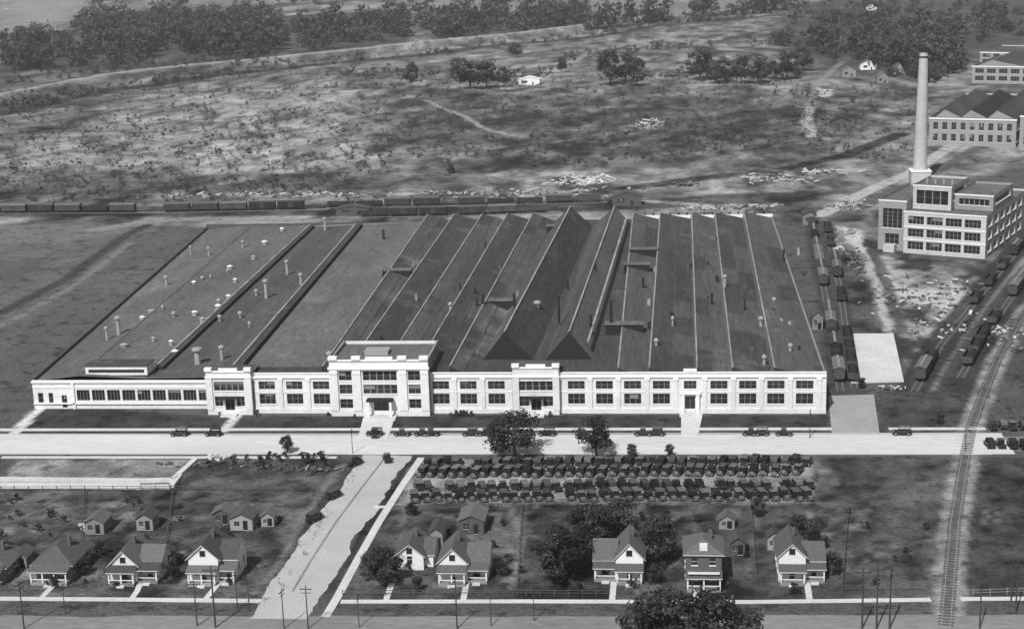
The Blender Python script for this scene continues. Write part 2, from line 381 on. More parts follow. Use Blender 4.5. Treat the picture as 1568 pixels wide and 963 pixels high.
strip('wheel_ruts',[(590,700),(555,745),(514,800),(475,860),(448,905)],.5,0,.016,mRoadC)
strip('sidewalk',[(645,701),(615,745),(580,800),(546,860),(518,912),(498,945)],1.6,0,.11,mConc)
strip('sidewalk',[(572,776),(592,776)],1.2,0,.105,mConc)
strip('sidewalk',[(-60,916),(170,917.5),(405,920)],1.5,0,.11,mConc)
strip('sidewalk',[(522,921),(800,920.5),(1150,921.5),(1425,918)],1.4,0,.11,mConc)
strip('sidewalk',[(1470,917),(1750,915)],1.4,0,.11,mConc)
ragged('lower_street',[(-300,962),(300,962),(800,962),(1300,961),(1800,959)],10,.008,mRoadC,.5,3)
def patch(name,pts,z,m):
    b=B(); b.slab([W(*p)+Vector((0,0,z)) for p in pts][::-1],z-.001,m)
    return obj(name,b.mesh(name))
patch('entrance_walk',[(556,641),(604,641),(594,671),(548,671)],.125,mConc)
patch('entrance_walk',[(1043,634),(1076,634),(1069,667),(1043,667)],.125,mConc)
patch('driveway',[(1268,606),(1338,604),(1347,665),(1274,665)],.03,mat('driveway_concrete',.30,.18,1,.9,big=.18))
patch('concrete_pad',[(1298,512),(1368,512),(1384,585),(1303,587)],.3,mConc)
b=B()
for (x0,y0),(x1,y1) in (((-60,735),(215,738)),((215,738),(265,737)),((265,737),(300,705)),((210,748),(262,747)),((262,747),(275,730))):
    a=W(x0,y0);c=W(x1,y1);d=c-a; b.obox((a+c)/2,d,d.length,1.3,.7,mConc)
a=W(-80,743);c=W(212,745);b.obox((a+c)/2,c-a,(c-a).length,3.2,.25,mConc)
obj('foundation_wall',b.mesh('foundation_wall'))
# ---------------------------------------------------------------- FACTORY
fac=Parts('factory_building')
YF=365.5
fx=lambda px:W(px,634)[0]
fw=fac['front_facade']; S=fx
def pair(px,w=4.1,two=True,up=(6.1,8.2),lo=(2.3,5.0),nx=3):
    x=S(px); r=[(x-w/2,x+w/2,up[0],up[1],nx,2)]
    if two: r.append((x-w/2,x+w/2,lo[0],lo[1],nx,2))
    return r
def segwall(px0,px1,y,h,wins,x0=None,x1=None,z0=0):
    x0=S(px0) if x0 is None else x0; x1=S(px1) if x1 is None else x1
    fw.wall((x0,y,z0),(1,0,0),x1-x0,h,[(a-x0,b_-x0,c,d,*r) for a,b_,c,d,*r in wins],mWall,rev=.4)
    return x0,x1
def cornice(x0,x1,y,z,prj=.35,t=.45,m=None): fw.box(x0,x1,y-prj,y-.004,z,z+t,m or mTrim)
def piers(pxs,y,h,w=1.0,prj=.3):
    for p in pxs:
        x=S(p); fw.box(x-w/2,x+w/2,y-prj,y-.003,0.6,h-.6,mWall); fw.box(x-w/2-.15,x+w/2+.15,y-prj-.1,y-.002,h-.6,h+.35,mTrim)
def wing(px0,px1,wpx,door=None,h=10.4):
    wins=[]
    for p in wpx:
        if p==door:
            wins+=pair(p,w=3.0,two=False); x=S(p); wins.append((x-1.2,x+1.2,0.3,4.3,2,1))
        else: wins+=pair(p)
    x0,x1=segwall(px0,px1,YF,h,wins)
    cornice(x0,x1,YF,9.1); cornice(x0,x1,YF,h-.25,.2,.3); cornice(x0,x1,YF,0,.25,1.2,mWall)
    cornice(x0,x1,YF,5.35,.12,.25)
wing(390,510,[410,452,493]); piers([431,473],YF,9)
wing(660,785,[676,718,761]); piers([697,740],YF,9)
wps=[883,926,969,1013,1057,1101,1145,1188,1232]
wing(857,1265,wps,door=1057); piers([904,947,991,1035,1079,1123,1166,1210,1254],YF,9)
x=S(1057); fw.box(x-2.2,x-1.4,YF-.8,YF-.26,0,5,mTrim); fw.box(x+1.4,x+2.2,YF-.8,YF-.26,0,5,mTrim); fw.box(x-2.5,x+2.5,YF-.9,YF-.26,5,5.7,mTrim)
fw.box(x-2.6,x+2.6,YF-3,YF-.9,0,.35,mConc); fw.box(x-1.6,x+1.6,YF-.2,YF+.3,10.402,11.2,mTrim)
def bay(px0,px1,h,door=False,big=4.2):
    y=YF-1.2; xc=(S(px0)+S(px1))/2
    wins=[(xc-big,xc+big,6.1,8.5,5,2)]
    wins+=[(xc-big,xc-1.7,2.1,4.7,2,2),(xc+1.7,xc+big,2.1,4.7,2,2),(xc-1.2,xc+1.2,.3,4.3,2,1)] if door else [(xc-big,xc+big,2.1,5,5,2)]
    x0,x1=segwall(px0,px1,y,h,wins)
    fw.poly([(x0,YF+3,0),(x0,y,0),(x0,y,h),(x0,YF+3,h)],mWall); fw.poly([(x1,y,0),(x1,YF+3,0),(x1,YF+3,h),(x1,y,h)],mWall)
    cornice(x0-.2,x1+.2,y,9.5,.45); cornice(x0-.1,x1+.1,y,h-.3,.25,.35); cornice(x0,x1,y,0,.25,1.2,mWall)
    for xx in (x0+.7,x1-.7):
        fw.box(xx-.8,xx+.8,y-.35,y-.003,1.2,9.5,mWall); fw.box(xx-.9,xx+.9,y-.5,y+.6,h+.051,h+.9,mTrim)
    fw.box(xc-2.4,xc+2.4,y-.1,y+.5,h+.052,h+.7,mTrim)
    fw.box(x0,x1,y+.003,y+.5,h-1,h,mWall)
    if door: fw.box(xc-2,xc+2,y-2,y-.26,4.5,4.8,mDarkWall); fw.box(xc-2,xc+2,y-2.5,y-.26,0,.4,mConc)
    fac['roof'].slab([(x0,y+.5,h-.9),(x1,y+.5,h-.9),(x1,YF+8,h-.9),(x0,YF+8,h-.9)],.3,mRoof)
bay(320,388,11.2,True,3.8); bay(787,857,12.0,True)
h=14.2; y=YF-2.2; x0,x1=S(510),S(660); xc=(x0+x1)/2+.2
wins=[(xc-4.2,xc+4.2,9.0,11.4,5,2),(xc-4.2,xc+4.2,5.6,8.0,5,2),(xc-1.8,xc+1.8,.4,4.2,2,1)]
for s in (-1,1):
    c=xc+s*8.6; wins+=[(c-1.6,c+1.6,9.0,11.4,2,2),(c-1.6,c+1.6,5.6,8.0,2,2),(c-1.6,c+1.6,1.9,4.3,2,2)]
segwall(0,0,y,h,wins,x0,x1)
fw.poly([(x0,YF+16,0),(x0,y,0),(x0,y,h),(x0,YF+16,h)],mWall); fw.wall((x1,y,0),(0,1,0),18,h,[(3,6,9.9,11.6,2,2),(9,12,9.9,11.6,2,2)],mSide)
fw.poly([(x1,YF+16,8),(x0,YF+16,8),(x0,YF+16,h),(x1,YF+16,h)],mWall)
cornice(x0-.3,x1+.3,y,12.0,.7,.5); cornice(x0,x1,y,12.501,.45,.25); cornice(x0-.1,x1+.1,y,h-.2,.3,.4); cornice(x0,x1,y,0,.3,1.4,mWall)
for xx in (x0+1,xc-5.7,xc+5.7,x1-1):
    fw.box(xx-1,xx+1,y-.45,y-.004,1.4,11.99,mWall); fw.box(xx-1.1,xx+1.1,y-.6,y+.7,h+.201,h+1.0,mTrim); fw.box(xx-1.0,xx+1.0,y-.6,y-.45,10.8,11.6,mTrim)
fw.box(xc-3.4,xc+3.4,y-.3,y+.5,h+.202,h+.8,mTrim)
for xx,yy0,yy1 in ((x0,y,YF+16),(x1-.5,y,YF+16)): fw.box(xx+.002,xx+.498,yy0+.01,yy1,h-1,h+.1,mSide)
fw.box(xc-3.2,xc+3.2,y-2.6,y-.46,4.3,4.8,mDarkWall); fw.box(xc-3,xc-2.5,y-2.5,y-2,0.5,4.3,mTrim); fw.box(xc+2.5,xc+3,y-2.5,y-2,0.5,4.3,mTrim)
fw.box(xc-4,xc+4,y-4,y-.31,0,.5,mConc); fw.box(xc-3.5,xc+3.5,y-5,y-4.001,0,.25,mConc)
fac['roof'].slab([(x0+.5,y+.5,h-.8),(x1-.5,y+.5,h-.8),(x1-.5,YF+15.9,h-.8),(x0+.5,YF+15.9,h-.8)],.3,mRoof3)
fac['roof'].box(xc-5,xc+1,YF+5,YF+9,h-.79,h+.3,mMetal)
x0,x1=-162.2,S(320); y=369.0
wins=[(x0+1.2,x0+2.6,1.4,4.2,1,2),(x0+4,x0+5.2,1.4,4.2,1,2),(x0+7.4,x0+8.8,.2,3.6,1,1)]
xa=x0+11.2; n=9; bw=(x1-xa)/n
for i in range(n): wins.append((xa+i*bw+.3,xa+(i+1)*bw-.3,2.1,5.0,4,1))
segwall(0,0,y,7.6,wins,x0,x1)
cornice(x0-.2,x1,y,6.9,.35,.4); cornice(x0,x1,y,1.3,.4,.35); cornice(x0,x1,y,5.5,.15,.3)
fw.box(x0+10.4,x0+11,y-.4,y-.002,0,6.9,mTrim)
YB=572.
rf=fac['roof']
def rstrip(a,b_,m,yf=YF+.5,yb=YB):
    rf.poly([(a[0],yf,a[2]),(b_[0],yf,b_[2]),(b_[1],yb,b_[2]),(a[1],yb,a[2])],m)
def ridgecap(a,w=.5,yf=YF+.5,yb=YB,m=None,h=.18):
    m=m or mCap
    rf.poly([(a[0]-w/2,yf,a[2]+h),(a[0]+w/2,yf,a[2]+h),(a[1]+w/2,yb,a[2]+h),(a[1]-w/2,yb,a[2]+h)],m)
    rf.poly([(a[0]+w/2,yf,a[2]),(a[1]+w/2,yb,a[2]),(a[1]+w/2,yb,a[2]+h),(a[0]+w/2,yf,a[2]+h)],m)
    rf.poly([(a[0]-w/2,yf,a[2]),(a[1]-w/2,yb,a[2]),(a[1]-w/2,yb,a[2]+h),(a[0]-w/2,yf,a[2]+h)],m)
def gable_end(pts,m):
    rf.poly([(p[0],YF+.5,p[2]) for p in pts],m); rf.poly([(p[1],YB,p[2]) for p in pts][::-1],m)
zb=9.0; XL=x0
rstrip((XL,-176,7.0),(-150,-158,8.4),mRoof3,370); rstrip((-150,-158,8.4),(-133,-136,7.6),mRoof3,370)
rstrip((-133,-136,7.6),(-113,-118,8.0),mRoof,370); rstrip((-113,-118,8.0),(-86,-92.5,zb),mRoof3,YF+.5)
def monitor(xf,xb,z,w,hh,yf,yb,m=mRoof2,cap=True):
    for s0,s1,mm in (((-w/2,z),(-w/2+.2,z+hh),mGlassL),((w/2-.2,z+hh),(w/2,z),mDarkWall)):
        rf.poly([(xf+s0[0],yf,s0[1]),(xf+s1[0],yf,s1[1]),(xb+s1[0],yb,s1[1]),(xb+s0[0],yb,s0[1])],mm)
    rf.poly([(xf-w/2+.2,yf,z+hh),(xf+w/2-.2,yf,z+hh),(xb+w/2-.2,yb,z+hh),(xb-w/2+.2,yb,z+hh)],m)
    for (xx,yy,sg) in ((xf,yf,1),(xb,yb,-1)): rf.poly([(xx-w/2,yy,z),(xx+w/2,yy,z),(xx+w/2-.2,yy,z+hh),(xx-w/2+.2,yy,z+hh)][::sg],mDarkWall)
    if cap: ridgecap((xf-w/2+.1,xb-w/2+.1,z+hh),.5,yf,yb)
monitor(-131.5,-134.5,7.4,2.2,1.2,378,570); monitor(-110.3,-116,7.9,2.6,1.4,374,568)
ridgecap((-150,-158,8.4),.25,372,YB,mWood,.1)
rf.box(-149,-132.8,372,377.5,8.0,10.4,mWall); rf.box(-148.2,-133.6,371.93,371.998,8.7,9.5,mGlass); rf.box(-149.3,-132.5,371.7,377.8,10.402,10.6,mRoof2)
def teeth(lst,xend,zt=12.2,zb=9.0):
    for i,(xf,xb) in enumerate(lst):
        nf,nb=lst[i+1] if i+1<len(lst) else xend
        rstrip((xf-.6,xb-.6,zb),(xf,xb,zt),mGlassL)
        ny=11; mm=[mRoof,mRoof2,mRoof,mRoof2,mRoof2]   # felt sheets of slightly different age
        L_=lambda a,b_,t:a+(b_-a)*t
        for half in (0,1):
            for j in range(ny):
                t0,t1=j/ny,(j+1)/ny
                m=mm[i%2] if random.random()<.66 else random.choice(mm)
                def pt(s_,t):
                    xx=L_(xf,xb,t)+(L_(nf-.6,nb-.6,t)-L_(xf,xb,t))*s_; return (xx,YF+.5+(YB-YF-.5)*t,zt+(zb-zt)*s_)
                s0,s1=(0,.5) if half==0 else (.5,1)
                rf.poly([pt(s0,t0),pt(s1,t0),pt(s1,t1),pt(s0,t1)],m)
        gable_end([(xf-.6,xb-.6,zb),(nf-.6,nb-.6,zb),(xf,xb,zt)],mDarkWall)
        ridgecap((xf,xb,zt),.36); ridgecap((xf+(nf-xf)*.5,xb+(nb-xb)*.5,(zt+zb)/2-.03),.16,m=mWood,h=.05)
rstrip((-86,-92.5,zb),(-84.6,-91.1,zb),mRoof)
teeth([(-86,-90.5),(-79.5,-80.5),(-70.5,-70),(-62.3,-60.5),(-54.2,-51)],(-47.4,-43.2),11.8)
def bigm(xl,xp,xr,zp,yf,yb,zl=9,zr=9,mr=mRoof2,ml=mRoof):
    rf.poly([(xl[0],yf,zl),(xp[0],yf,zp),(xp[1],yb,zp),(xl[1],yb,zl)],ml)
    rf.poly([(xp[0],yf,zp),(xr[0],yf,zr),(xr[1],yb,zr),(xp[1],yb,zp)],mr)
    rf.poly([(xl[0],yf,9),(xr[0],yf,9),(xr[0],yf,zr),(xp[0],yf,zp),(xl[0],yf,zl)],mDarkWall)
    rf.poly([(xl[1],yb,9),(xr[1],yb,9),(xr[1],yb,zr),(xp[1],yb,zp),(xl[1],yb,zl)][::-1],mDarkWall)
    ridgecap((xp[0],xp[1],zp),.45,yf,yb)
bigm((-48,-43.8),(-42.3,-36.3),(-35,-28.6),16.2,382,560,mr=mRoof2)
bigm((-32,-28),(-25.8,-20.3),(-20,-14.3),16.2,382,560,mr=mRoof3)
ridgecap((-31,-26,10.0),.4,384,558,mWood)
rstrip((-48,-43.8,8.98),(-12,-14,8.98),mRoof2)
rf.poly([(-21.6,384,12.9),(-21.0,384,12.9),(-15.6,558,12.9),(-16.2,558,12.9)],mCap)
teeth([(-13,-14),(-5.5,-4),(6,7.5),(14.5,16),(24.5,26.5)],(37,37),11.2)
sw=fac['side_walls']
XR=S(1265)
sw.wall((XR,YF,0),(0,1,0),YB-YF,9.0,[(6+i*8,11.5+i*8,2.2,5.5,3,2) for i in range(25)],mSide)
sw.box(XR-.4,XR-.002,YF+.5,YB,9.001,9.6,mSide)
u=Vector((XL+176,369-YB,0))
sw.wall((-176,YB,0),u,u.length,7.6,[(6+i*8,11.5+i*8,2.2,5.2,3,2) for i in range(24)],mSide)
sw.poly([(XR,YB,0),(-176,YB,0),(-176,YB,7.0),(-92,YB,9),(XR,YB,9)],mSide)
sw.slab([(-176,YB,7.9),(-175.5,YB,7.9),(XL+.5,369.4,7.9),(XL,369.4,7.9)],.9,mWood)
for xa_,xb_,z in ((-176,-92,8.9),(-14,37,10.3)):
    sw.box(xa_,xb_,YB+.003,YB+.5,6.5,z,mTrim if xa_>-20 else mWood)
for k in range(16): sw.box(-13+k*3.1,-12.4+k*3.1,YB+.1,YB+.4,10.303,11.2,mDarkWall)
sw.box(S(388),XR,YF+.004,YF+.45,8.6,10.38,mWall)
rf.poly([(-113,YF+.45,9.35),(XR-.5,YF+.45,9.35),(XR-.5,YF+9,9.35),(-113,YF+9,9.35)],mRoof2)
vt=fac['roof_vents']
def pipe(px,py,z,h,r,m=mMetal,cap=True):
    p=W(px,py,z); vt.cyl(p-Vector((0,0,2)),p+Vector((0,0,h)),r,r*.85,8,m)
    if cap: vt.cyl(p+Vector((0,0,h+.02)),p+Vector((0,0,h+.5)),r*1.6,r*1.6,8,m); vt.cyl(p+Vector((0,0,h+.52)),p+Vector((0,0,h+.9)),r*1.6,.1,8,m)
for q_ in [(408,456,8,5,.6),(440,420,8,4,.5),(498,352,8,4,.5),(461,436,8,3,.5),(182,512,8,4.5,.6),(164,520,8,3,.4),(340,550,8,3,.5),(303,556,8,3.5,.9),(372,380,8,2,.4),(320,392,8,2.5,.4),(292,388,8,2,.3),(823,478,11,2.5,.7),(1005,540,9,3,.4),(1165,500,9,2,.5),(1110,450,9,5,.4),(1170,560,9,2,.4),(1185,470,9,2,.4),(1030,505,9,3,.3),(1210,545,9,2.5,.4),(690,480,10,2.5,.4),(255,435,8,2,.5),(505,560,9,3,.5)]: pipe(*q_)
for q_ in [(788,482,11,6,.4),(856,487,12,6,.35),(936,505,10,8,.4),(912,430,12,5,.35),(905,505,12,4,.35),(740,470,11,4,.35),(1090,470,9,4,.35),(1140,480,9,4,.35),(985,440,10,3,.4),(1200,400,9,4,.35)]: pipe(*q_,m=mDarkWall,cap=False)
for k in range(20):
    px=random.uniform(190,400);py=random.uniform(395,505)
    if px<330-(py-395)*1.1: continue
    pipe(px,py,8.2,random.uniform(.4,.9),random.uniform(.25,.5))
for px,py in [(218,488),(297,434),(298,480),(334,470),(310,490),(360,430),(388,395),(352,410),(235,520),(262,525),(232,478),(190,530),(268,540),(350,455),(405,372),(432,352)]:
    p=W(px,py,8.4); s=random.uniform(.6,1.1); vt.cyl((p.x,p.y,7),(p.x,p.y,8.9),s,s*.8,8,mMetal); vt.cyl((p.x,p.y,8.92),(p.x,p.y,9.3),s*1.1,s*.3,8,random.choice([mTrim,mMetal]))
for k in range(44):
    px=random.uniform(960,1225);py=random.uniform(350,545); p=W(px,py,9.5); s=random.uniform(.25,.6)
    vt.box(p.x-s,p.x+s,p.y-s,p.y+s,8.5,10+s*2,random.choice([mMetal,mDarkWall,mWood,mWood]),.1,.1)
for k in range(26):
    px=random.uniform(580,930);py=random.uniform(350,530); p=W(px,py,10.5); s=random.uniform(.2,.5)
    vt.box(p.x-s,p.x+s,p.y-s,p.y+s,8.5,11.2+s*2,random.choice([mWoodM,mDarkWall,mWood]),.1,.1)
for px,py,w in [(608,412,4.5),(768,458,3.6),(956,494,5),(985,380,4.5),(975,403,4),(850,345,3)]:
    p=W(px,py,12); vt.box(p.x-w,p.x+w,p.y-1.6,p.y+1.6,9,11.8,mDarkWall); vt.box(p.x-w-.2,p.x+w+.2,p.y-1.9,p.y+1.9,11.803,12.0,mRoof3)
fac.done()
# ---------------------------------------------------------------- railways
def boxmesh(kind):
    b=B(); L_=11.2
    if kind=='box':
        b.box(-L_/2,L_/2,-1.4,1.4,1.1,3.6,mBox)
        b.slab([(-L_/2-.2,-1.55,3.6),(L_/2+.2,-1.55,3.6),(L_/2+.2,0,4.1),(-L_/2-.2,0,4.1)],.1,mBoxR); b.slab([(-L_/2-.2,0,4.1),(L_/2+.2,0,4.1),(L_/2+.2,1.55,3.6),(-L_/2-.2,1.55,3.6)],.1,mBoxR)
        b.box(-.9,.9,-1.45,-1.402,1.2,3.4,mPole); b.box(-L_/2,L_/2,-.35,.35,4.12,4.2,mWoodM)
        for k in range(-5,6): b.box(k-.04,k+.04,-1.46,-1.401,1.1,3.55,mPole)
    else:
        for y0,y1 in ((-1.4,-1.28),(1.28,1.4)): b.box(-L_/2,L_/2,y0,y1,1.1,2.5,mBox)
        for x0,x1 in ((-L_/2,-L_/2+.12),(L_/2-.12,L_/2)): b.box(x0,x1,-1.279,1.279,1.1,2.5,mBox)
        b.box(-L_/2+.13,L_/2-.13,-1.27,1.27,1.1,2.2,mDarkWall,.8,.6)
        for k in range(-5,6): b.box(k-.04,k+.04,-1.48,-1.401,1.1,2.5,mPole)
    b.box(-L_/2,L_/2,-1.1,1.1,.8,1.099,mPole); b.box(-L_/2-.5,L_/2+.5,-.12,.12,.8,1.0,mPole)
    for sx in (-1,1):
        for k in (-.8,.8):
            for sy in (-.75,.75): b.cyl((sx*(L_/2-2)+k,sy-.08,.42),(sx*(L_/2-2)+k,sy+.08,.42),.42,.42,10,mTire)
    return b.mesh('railcar_'+kind)
RCM={'box':boxmesh('box'),'gondola':boxmesh('gondola')}
def track(name,pts,cars=0,gap=.12,z=0):
    p=[Vector((a[0],a[1],z)) for a in toW(pts)]; b=B()
    for a,c in zip(p[:-1],p[1:]):
        d=c-a; L_=d.length; u=d.normalized(); n=Vector((-u.y,u.x,0)); n_t=int(L_/1.2)
        for i in range(n_t): b.obox(a+u*(i+.5)*1.2+Vector((0,0,.02)),n,2.6,.3,.14,mWood)
        for s in (-.72,.72): b.obox((a+c)/2+n*s+Vector((0,0,.161)),u,L_,.1,.14,mMetal)
        if cars:
            k=int(L_/12.4)
            for i in range(k):
                if random.random()<gap: continue
                kd='box' if random.random()<cars else 'gondola'
                obj('railway_boxcar' if kd=='box' else 'railway_gondola',RCM[kd],a+u*(i+.5)*12.4+Vector((0,0,.28)),math.atan2(u.y,u.x))
    obj(name,b.mesh(name))
track('railway_track',[(1241,340),(1263,450),(1287,600)],.5,.35)
track('railway_track',[(1264,340),(1287,450),(1308,595)],.4,.45)
track('railway_track',[(1800,90),(1568,372),(1500,455),(1440,530),(1400,600)],.4,.6)
track('railway_track',[(1820,210),(1568,430),(1510,510),(1470,580)],.7,.2)
track('railway_track',[(-120,328),(250,326),(505,321)],.75,.0)
track('railway_track',[(505,334),(700,331),(860,325)],.5,.10)
track('railway_track',[(500,319),(700,316),(930,310)],.6,.05)
track('railway_track',trk)
def shed(name,px,py,w,d,h,rz=0,mw=mWood,mr=mShingle,ridge=1.2):
    p_=W(px,py); p_.z=gz(p_.x,p_.y) if p_.y>620 else 0
    s=Parts(name,p_,rz); b=s['walls']
    b.wall((-w/2,0,0),(1,0,0),w,h,[(w*.3-w*.12,w*.3+w*.12,h*.35,h*.75),(w*.68-.5,w*.68+.5,.05,min(2.1,h*.85),1,1)],mw,rev=.1,sill=False)
    b.wall((w/2,0,0),(0,1,0),d,h,[(d*.35,d*.6,h*.35,h*.75)],mw,rev=.1,sill=False)
    b.poly([(w/2,d,0),(-w/2,d,0),(-w/2,d,h),(w/2,d,h)],mw); b.poly([(-w/2,d,0),(-w/2,0,0),(-w/2,0,h),(-w/2,d,h)],mw)
    for yy in (0,d): b.poly([(-w/2,yy,h),(w/2,yy,h),(0,yy,h+ridge)],mw)
    r=s['roof']; o=.3
    for sg in (-1,1): r.slab([(0,-o,h+ridge+.1),(0,d+o,h+ridge+.1),(sg*(w/2+o),d+o,h-.1),(sg*(w/2+o),-o,h-.1)],.12,mr)
    return s.done()
shed('siding_shed',1252,505,3,8,4,mw=mWoodM)
# ---------------------------------------------------------------- powerhouse
a=W(1383,387);c=W(1508,397); ux=(c-a).normalized(); ang=math.atan2(ux.y,ux.x); LX=(c-a).length; LY=58
ph=Parts('powerhouse_building',a,ang); pw=ph['walls']; pr=ph['roof']
def block(x0,x1,y0,y1,h,front=None,right=None,mw=mWall,mr=mRoof3,left=None,z0=0,mside=None,lip=.8):
    pw.wall((x0,y0,z0),(1,0,0),x1-x0,h-z0,front or [],mw,rev=.5); pw.wall((x1,y0,z0),(0,1,0),y1-y0,h-z0,right or [],mside or mw)
    pw.wall((x1,y1,z0),(-1,0,0),x1-x0,h-z0,[],mw); pw.wall((x0,y1,z0),(0,-1,0),y1-y0,h-z0,left or [],mside or mw)
    pr.poly([(x0,y0,h-lip),(x1,y0,h-lip),(x1,y1,h-lip),(x0,y1,h-lip)],mr)
    pw.box(x0-.15,x1+.15,y0-.15,y0-.002,h-.5,h,mTrim)
mPH=mat('powerhouse_stucco',.46,.16,.8,.9,'obj',big=.16)
rows=[]
for z in (1.4,5.9,10.4):
    for i in range(4): rows.append((1.4+i*(LX-2.2)/4,1.4+(i+1)*(LX-2.2)/4-1.0,z,z+2.9,4,2))
rr=[(3+i*8.5,8+i*8.5,z,z+2.6,3,2) for z in (1.6,6.2,10.6) for i in range(6)]
block(0,LX,0,LY,15,rows,rr,mw=mPH,mside=mGreyB)
for z in (4.7,9.2): pw.box(-.1,LX+.1,-.2,-.003,z,z+.4,mTrim)
block(-10,-.01,2.5,40,18,[(1.5,8.5,8,15,4,5),(2.5,7.5,2,6,3,2)],None,mGreyB)
block(.5,14,8,30,23,[(1.2,12.4,1.8,6.8,4,2)],[(3,18,3,7,8,2)],mPH,z0=14.4,mside=mGreyB)
block(14.1,27.5,12,40,20,[(1.5,12,1.8,4,6,1)],[(3,24,2,4,10,1)],mGreyB,z0=14.4)
pw.box(-7,-3,-1,2.49,0,2.5,mPH)
for k in range(4): pr.cyl((3+k*3,16,22),(3+k*3,16,24.0),.4,.4,8,mMetal)
pr.box(12,22,44,54,14,17.5,mDarkWall)
ph.done()
s=Parts('smokestack',W(1408,279)); b=s['shaft']; n=12; hh=57
prev=(0,3.2)
for k in range(1,n+1):
    z=hh*k/n; r=3.2-1.35*k/n; b.cyl((0,0,prev[0]),(0,0,z-.02),prev[1],r,24,mStack); prev=(z,r)
s['base'].box(-4.2,4.2,-4.2,4.2,0,5,mStack); s['base'].box(-4.5,4.5,-4.5,4.5,5.003,5.6,mTrim)
s['crown'].cyl((0,0,hh),(0,0,hh+1.4),2.25,2.4,24,mDarkWall); s['crown'].cyl((0,0,hh-2.5),(0,0,hh-1.9),2.15,2.15,24,mDarkWall); s['crown'].cyl((0,0,hh+1.42),(0,0,hh+1.8),2.1,2.0,24,mDarkWall)
s.done()
def works(name,px0,px1,py,h,depth,rz,rowsz,mw=mGreyB,mr=mRoof2,bays=10,saw=0):
    a=W(px0,py);c=W(px1,py+rz); u=(c-a); Lx=u.length; s=Parts(name,a,math.atan2(u.y,u.x)); b=s['walls']
    ops=[(2+i*(Lx-2)/bays,(i+1)*(Lx-2)/bays-.2,z,z+h*.26,3,2) for z in rowsz for i in range(bays)]
    b.wall((0,0,0),(1,0,0),Lx,h,ops,mw); ny=int(depth/7)
    b.wall((Lx,0,0),(0,1,0),depth,h,[(1.5+i*7,6.5+i*7,z,z+h*.26,3,2) for z in rowsz for i in range(ny)],mw)
    b.poly([(0,depth,0),(0,0,0),(0,0,h),(0,depth,h)],mw); b.poly([(Lx,depth,0),(0,depth,0),(0,depth,h),(Lx,depth,h)],mw)
    b.box(-.2,Lx+.2,-.3,-.003,h-.8,h,mTrim); b.box(-.2,Lx+.2,depth+.003,depth+.4,h-1,h+.2,mTrim)
    s['roof'].poly([(0,0,h-.6),(Lx,0,h-.6),(Lx,depth,h-.6),(0,depth,h-.6)],mr)
    for k in range(saw):
        w_=(Lx-4)/saw; xa=2+k*w_; s['roof'].slab([(xa,6,h-.4),(xa+w_*.35,6,h+3.5),(xa+w_*.35,depth-6,h+3.5),(xa,depth-6,h-.4)][::-1],.2,mRoof3); s['roof'].slab([(xa+w_*.35,6,h+3.5),(xa+w_,6,h-.4),(xa+w_,depth-6,h-.4),(xa+w_*.35,depth-6,h+3.5)][::-1],.2,mDarkWall if k%2 else mRoof2)
        s['roof'].poly([(xa,6,h-.5),(xa+w_,6,h-.5),(xa+w_*.35,6,h+3.4)],mGreyB)
    return s.done()
works('distant_factory_building',1422,1555,222,14,110,4,(2.2,8),bays=9,saw=3)
works('distant_factory_building',1560,1700,230,17,130,4,(2.5,7,12),bays=9,saw=3)
works('distant_factory_building',1488,1640,128,12,90,3,(2,7),bays=8,saw=2)
works('distant_warehouse',1500,1640,100,10,60,3,(2,6),bays=8,mr=mRoof)
# ---------------------------------------------------------------- houses
def gable_x(r,x0,x1,y0,y1,h,rise,m,o=.45):
    ym=(y0+y1)/2; e=h-o*rise/((y1-y0)/2)+.1
    r.slab([(x0-o,y0-o,e),(x1+o,y0-o,e),(x1+o,ym,h+rise+.1),(x0-o,ym,h+rise+.1)],.14,m,mTrimO)
    r.slab([(x0-o,ym,h+rise+.1),(x1+o,ym,h+rise+.1),(x1+o,y1+o,e),(x0-o,y1+o,e)],.14,m,mTrimO)
def gable_y(r,x0,x1,y0,y1,h,rise,m,o=.45,yb=None):
    xm=(x0+x1)/2; e=h-o*rise/((x1-x0)/2)+.1; yb=y1+o if yb is None else yb
    r.slab([(xm,y0-o,h+rise+.1),(xm,yb,h+rise+.1),(x0-o,yb,e),(x0-o,y0-o,e)],.14,m,mTrimO)
    r.slab([(x1+o,y0-o,e),(x1+o,yb,e),(xm,yb,h+rise+.1),(xm,y0-o,h+rise+.1)],.14,m,mTrimO)
def walls4(b,x0,x1,y0,y1,h,m,stor=1):
    def ops(L_):
        o=[]; n=max(1,int(L_/2.8))
        for i in range(n):
            c=(i+.5)*L_/n
            for s_ in range(stor):
                z=.9+.5+s_*2.8
                if z+1.3<h: o.append((c-.5,c+.5,z,z+1.35,1,2))
        return o
    for o_,u_,l_ in (((x0,y0,0),(1,0,0),x1-x0),((x1,y0,0),(0,1,0),y1-y0),((x1,y1,0),(-1,0,0),x1-x0),((x0,y1,0),(0,-1,0),y1-y0)):
        b.wall(o_,u_,l_,h,ops(l_),m,rev=.12,mt=mTrimO)
